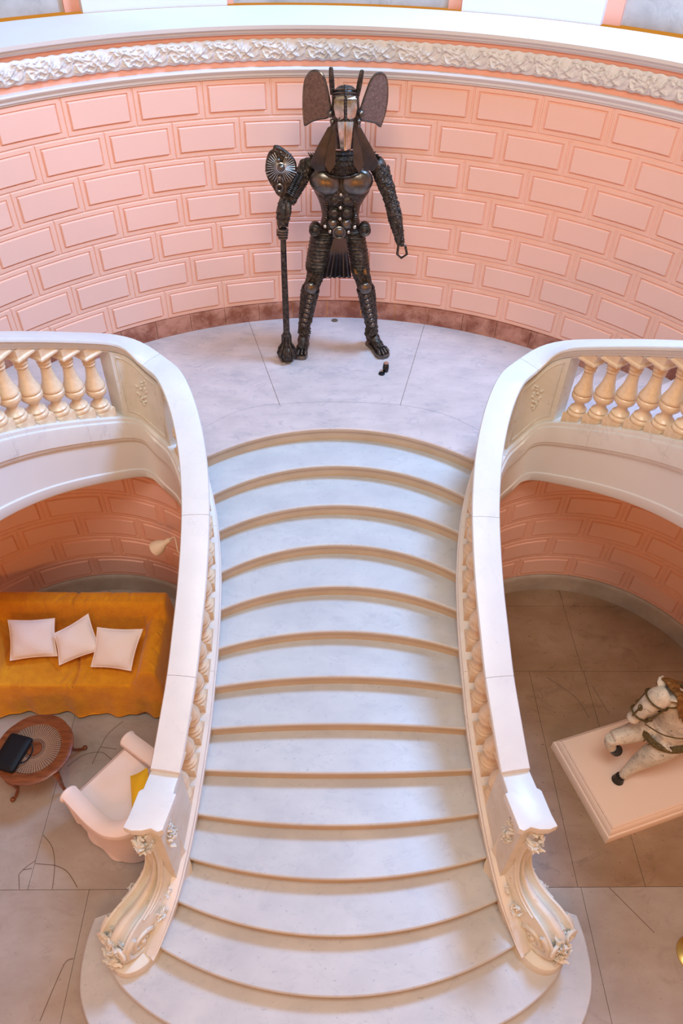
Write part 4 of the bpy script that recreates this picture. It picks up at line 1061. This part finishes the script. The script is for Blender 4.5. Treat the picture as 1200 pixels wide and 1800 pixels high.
# local frame: +y facing front; x right; centre at origin
roll = [(-.055, 0), (-.06, .3), (-.062, .80), (-.085, .88), (-.080, .96), (-.04, 1.0), (.02, 1.0), (.06, .96), (.068, .89), (.05, .80), (.045, .3), (.045, 0)]
Uc = catmull([(-.335, .36, .58), (-.345, .18, .59), (-.35, -.02, .60), (-.325, -.21, .65), (-.22, -.345, .71), (0, -.39, .74), (.22, -.345, .71), (.325, -.21, .65), (.35, -.02, .60), (.345, .18, .59), (.335, .36, .58)], 5)
m = MB(); band(m, [(Vector((p.x, p.y, 0)), p.z, .03) for p in Uc], [(-l, z) for l, z in roll][::-1]); m.build('back_and_arms', 'slip', ac)
for sx in (-1, 1):
    m = MB(); m.ell((sx*.335, .365, .52), (.085, .035, .075), n=18, m=10); m.tube([(sx*.335, .35, .03), (sx*.335, .36, .47)], [.06, .055], 12); m.build('arm_front', 'slip', ac)
m = MB(); m.box((0, .02, .40), (.60, .70, .14), bev=.045); m.build('seat_cushion', 'slip', ac)
m = MB(); n_ = 90; rings = []
for z, k_, wv2 in ((.34, .985, 0), (.20, 1.02, .008), (.08, 1.06, .018), (.015, 1.09, .024)):
    ring = []
    for i in range(n_):
        a = 2*PI*i/n_; ca, sa_ = math.cos(a), math.sin(a); e = 3.2 if sa_ > 0 else 2.3
        r = 1/((abs(ca)/.375)**e+(abs(sa_)/.385)**e)**(1/e)
        r = r*k_+wv2*math.sin(a*9+1)*.5; ring.append((ca*r, sa_*r, z))
    rings.append(ring)
m.loft(rings, True, True); m.build('skirt', 'slip', ac)
fd = Vector((-.78, .62, 0)); put(ac, (-1.875, 2.845, 0), math.atan2(fd.y, fd.x)-PI/2)
y_ = pillow('seat_pad', [(-1.86, 2.98, .50), (-1.70, 3.00, .62), (-1.60, 2.72, .62), (-1.78, 2.64, .50)], 'bright yellow cushion lying at the back of the white armchair', .05, 'yellow', seed=5)
# ================================================================== RIGHT ALCOVE: horse on a plinth
PB = Vector((2.474, 2.563, 0)); ua = Vector((-.299, .954, 0)).normalized(); va = Vector((.954, .299, 0)).normalized()
pln = thing('display_plinth', 'low pinkish painted plinth with moulded edge under the carved horse', 'plinth')
Wd, Ln = 1.0, 1.78
def rect(i, z): return [PB+va*i+ua*i+Vector((0, 0, z)), PB+va*(Ln-i)+ua*i+Vector((0, 0, z)), PB+va*(Ln-i)+ua*(Wd-i)+Vector((0, 0, z)), PB+va*i+ua*(Wd-i)+Vector((0, 0, z))]
m = MB(); m.loft([rect(0, 0), rect(0, .105), rect(.006, .112), rect(.016, .112), rect(.020, .135), rect(.034, .160), rect(.048, .172), rect(.048, .19)], True, True, smooth=False); m.build('moulded_base', 'plinth', pln)
m = MB(); m.loft([rect(.055, .186), rect(.055, .197), rect(.060, .202)], True, True, smooth=False); m.build('top_board', 'plinth', pln)
PZ = .203
HO = PB+ua*(Wd/2)      # middle of the near end
def HP(t, l, z): return HO+va*t+ua*l+Vector((0, 0, z))
hs = thing('carousel_horse', 'dappled white carved wooden horse with gilded mane, one foreleg raised, on plinth', 'horse statue')
m = MB()
def vtube(pts, rad, n=14):
    P = catmull(pts, 6); K = len(P); m.tube(P, [float(np.interp(i/(K-1), np.linspace(0, 1, len(rad)), rad)) for i in range(K)], n)
# barrel, chest, rump
vtube([HP(.56, 0, .86), HP(.72, 0, .88), HP(1.0, 0, .87), HP(1.3, 0, .90), HP(1.52, 0, .92), HP(1.60, 0, .88)], [.115, .19, .19, .185, .18, .10], 20)
vtube([HP(.76, 0, .96), HP(.70, .02, 1.14), HP(.62, .04, 1.32), HP(.53, .055, 1.44)], [.20, .175, .135, .095], 20)    # neck
vtube([HP(.51, .06, 1.46), HP(.43, .07, 1.41), HP(.365, .08, 1.27), HP(.315, .09, 1.14)], [.080, .098, .076, .055], 18)  # head
m.ell(HP(.305, .092, 1.12), (.060, .060, .052), n=14, m=9)
m.ell(HP(.46, .065, 1.33), (.08, .085, .09), n=14, m=9)
# standing near foreleg, raised far foreleg
hoof1 = Vector((2.675, 3.075, PZ)); t1 = (hoof1-HO).dot(va); l1 = (hoof1-HO).dot(ua)
vtube([HP(.66, -.10, .84), HP(.58, -.10, .70), HP(.50, -.08, .55), HP(.455, l1, .46), HP(.40, l1, .36), HP(t1+.03, l1, .27)], [.135, .115, .085, .068, .048, .042], 14)
kn = atZ(1076, 1297, .78); kt = (kn-HO).dot(va); kl = (kn-HO).dot(ua)
hf = atZ(1092, 1318, .60); ht = (hf-HO).dot(va); hl = (hf-HO).dot(ua)
vtube([HP(.62, .09, .84), HP(.45, .09, .80), HP((kt+.42)/2, kl*.7+.02, .79), HP(kt, kl, .775)], [.125, .095, .080, .068], 14)
vtube([HP(kt, kl, .775), HP(kt-.005, kl-.01, .70), HP(kt+.03, kl-.03, .62)], [.066, .054, .044], 12)
for l in (-.12, .12):
    vtube([HP(1.50, l, .86), HP(1.56, l, .68), HP(1.50, l, .56), HP(1.60, l, .44), HP(1.58, l, .32), HP(1.54, l, .25)], [.13, .09, .06, .045, .036, .036], 12)
body = m.build('body', 'horse', hs, auto=False)
rm = body.modifiers.new('join', 'REMESH'); rm.mode = 'VOXEL'; rm.voxel_size = .011; rm.use_smooth_shade = True
sm2 = body.modifiers.new('soft', 'SMOOTH'); sm2.iterations = 6; sm2.factor = .6
def hoof(c, d):
    mm = MB(); d = Vector(d).normalized(); mm.lathe([(.044, .075), (.048, .04), (.058, .0), (.055, -.004)], c, 20, axis=d); mm.build('hoof', 'hoof', hs)
hoof(HP(t1, l1, PZ+.005), (.10*va.x, .10*va.y, 1))
hoof(HP(kt+.075, kl-.045, .585), (va*-.55+Vector((0, 0, .8))))
for l in (-.12, .12): hoof(HP(1.53, l, PZ+.005), (0, 0, 1))
HC = lambda t, l, z: HP(t, l+.07, z)
for s in (-1, 1):
    m = MB(); base_ = HC(.475, s*.045, 1.475)
    m.tube([base_, base_+ua*(s*.03)+va*.012+Vector((0, 0, .03)), base_+ua*(s*.06)+va*.035+Vector((0, 0, .045)), base_+ua*(s*.085)+va*.06+Vector((0, 0, .04))], [.024, .042, .034, .005], 12, flat=.5); m.build('ear', 'horse', hs)
    m = MB(); m.ell(HC(.405, s*.083, 1.36), .017, n=12, m=8); m.build('eye', 'hoof', hs)
m = MB(); rs = random.Random(5)
for i in range(110):
    q = rs.random(); c = HP(.50+.46*q, .055*(1-q), 1.56-.38*q); s_ = rs.choice((-1, 1)); L_ = rs.uniform(.14, .28); w_ = .125+.085*q
    m.tube(catmull([c, c+ua*(s_*w_*.6)+Vector((0, 0, .015)), c+ua*(s_*w_*1.05)+va*rs.uniform(-.01, .03)+Vector((0, 0, -.07)), c+ua*(s_*(w_*1.15+.02))+va*rs.uniform(.02, .09)+Vector((0, 0, -L_))], 4), [.026]*5+[.030]*4+[.020]*3+[.004], 7, flat=.55)
m.build('mane', 'mane', hs)
m = MB()
def hring(c, d, r, th, sq=1.0, n=30, u0=0, u1=2*PI):
    d = Vector(d).normalized(); u = ua; v = d.cross(u).normalized()
    m.tube([c+u*math.cos(a)*r*sq+v*math.sin(a)*r for a in [u0+(u1-u0)*k/n for k in range(n+1)]], th, 7, flat=.6)
hd = (HC(.315, .02, 1.14)-HC(.45, 0, 1.42)).normalized()
hring(HC(.335, .015, 1.19), hd, .078, .012); hring(HC(.425, .0, 1.395), hd, .108, .012); hring(HC(.555, -.01, 1.43), (HP(.70, .02, 1.14)-HP(.53, .055, 1.44)), .118, .011)
for s in (-1, 1): m.tube(catmull([HC(.335, s*.078, 1.19), HC(.375, s*.095, 1.29), HC(.425, s*.105, 1.395)], 4), .010, 6)
m.tube(catmull([HC(.262, .01, 1.20), HC(.305, .01, 1.32), HC(.36, 0, 1.42)], 4), .009, 6)
m.torus(HC(.30, .01, 1.31), .022, .008, (-1, 0, .3), 14, 6)
for s in (-1, 1): m.ell(HC(.355, s*.09, 1.25), .022, n=10, m=7)
m.build('bridle', 'strap', hs)
m = MB()
for s in (-1, 1): m.tube(catmull([HC(.34, s*.08, 1.16), HP(.50, s*.17+.04, 1.08), HP(.70, s*.21, 1.08), HP(.95, s*.14, 1.10)], 6), .006, 6)
m.build('rein', 'strap', hs)
m = MB()
Pc = catmull([HP(1.0, -.20, .92), HP(.80, -.215, .90), HP(.64, -.195, .86), HP(.515, -.12, .86), HP(.475, 0, .86), HP(.50, .10, .87), HP(.62, .19, .88), HP(.80, .215, .90), HP(1.0, .20, .92)], 6)
m.tube(Pc, .034, 8, flat=.75, upv=(0, 0, 1)); rs = random.Random(8)
for p in Pc:
    for _ in range(3):
        q = p+Vector((rs.uniform(-.01, .01), rs.uniform(-.01, .01), rs.uniform(-.03, .03))); m.tube([q, q+Vector((rs.uniform(-.03, .03), rs.uniform(-.02, .02), rs.uniform(-.05, -.01)))], [.010, .003], 5)
m.build('breast_strap', 'strap', hs)
m = MB(); m.box(HP(1.08, 0, 1.05), (.42, .30, .05), Matrix.Rotation(math.atan2(va.y, va.x), 3, 'Z'), bev=.02); m.tube(catmull([HP(.90, -.12, 1.06), HP(.87, 0, 1.14), HP(.90, .12, 1.06)], 5), .03, 8); m.tube(catmull([HP(1.28, -.14, 1.07), HP(1.32, 0, 1.17), HP(1.28, .14, 1.07)], 5), .035, 8); m.build('saddle', 'strap', hs)
m = MB(); m.tube(catmull([HP(1.62, 0, .98), HP(1.70, 0, .94), HP(1.73, 0, .75), HP(1.70, 0, .50)], 5), [.03]*5+[.06]*5+[.05]*5+[.01], 10); m.build('tail', 'mane', hs)
# brass post foot at the very edge of the picture
ps = thing('brass_post', 'gold coloured brass post base just entering at the right edge near the floor', 'post')
m = MB(); m.lathe([(.15, 0), (.15, .012), (.13, .025), (.05, .045), (.028, .06), (.028, .10)], (2.985, 1.655, 0), 40); m.build('base', 'brass', ps)
m = MB(); m.lathe([(.024, .09), (.024, .92)], (2.985, 1.655, 0), 20); m.build('pole', 'brass', ps)
m = MB(); m.lathe([(.024, .90), (.04, .92), (.045, .95), (.03, .985), (.002, .99)], (2.985, 1.655, 0), 20); m.build('finial', 'brass', ps)
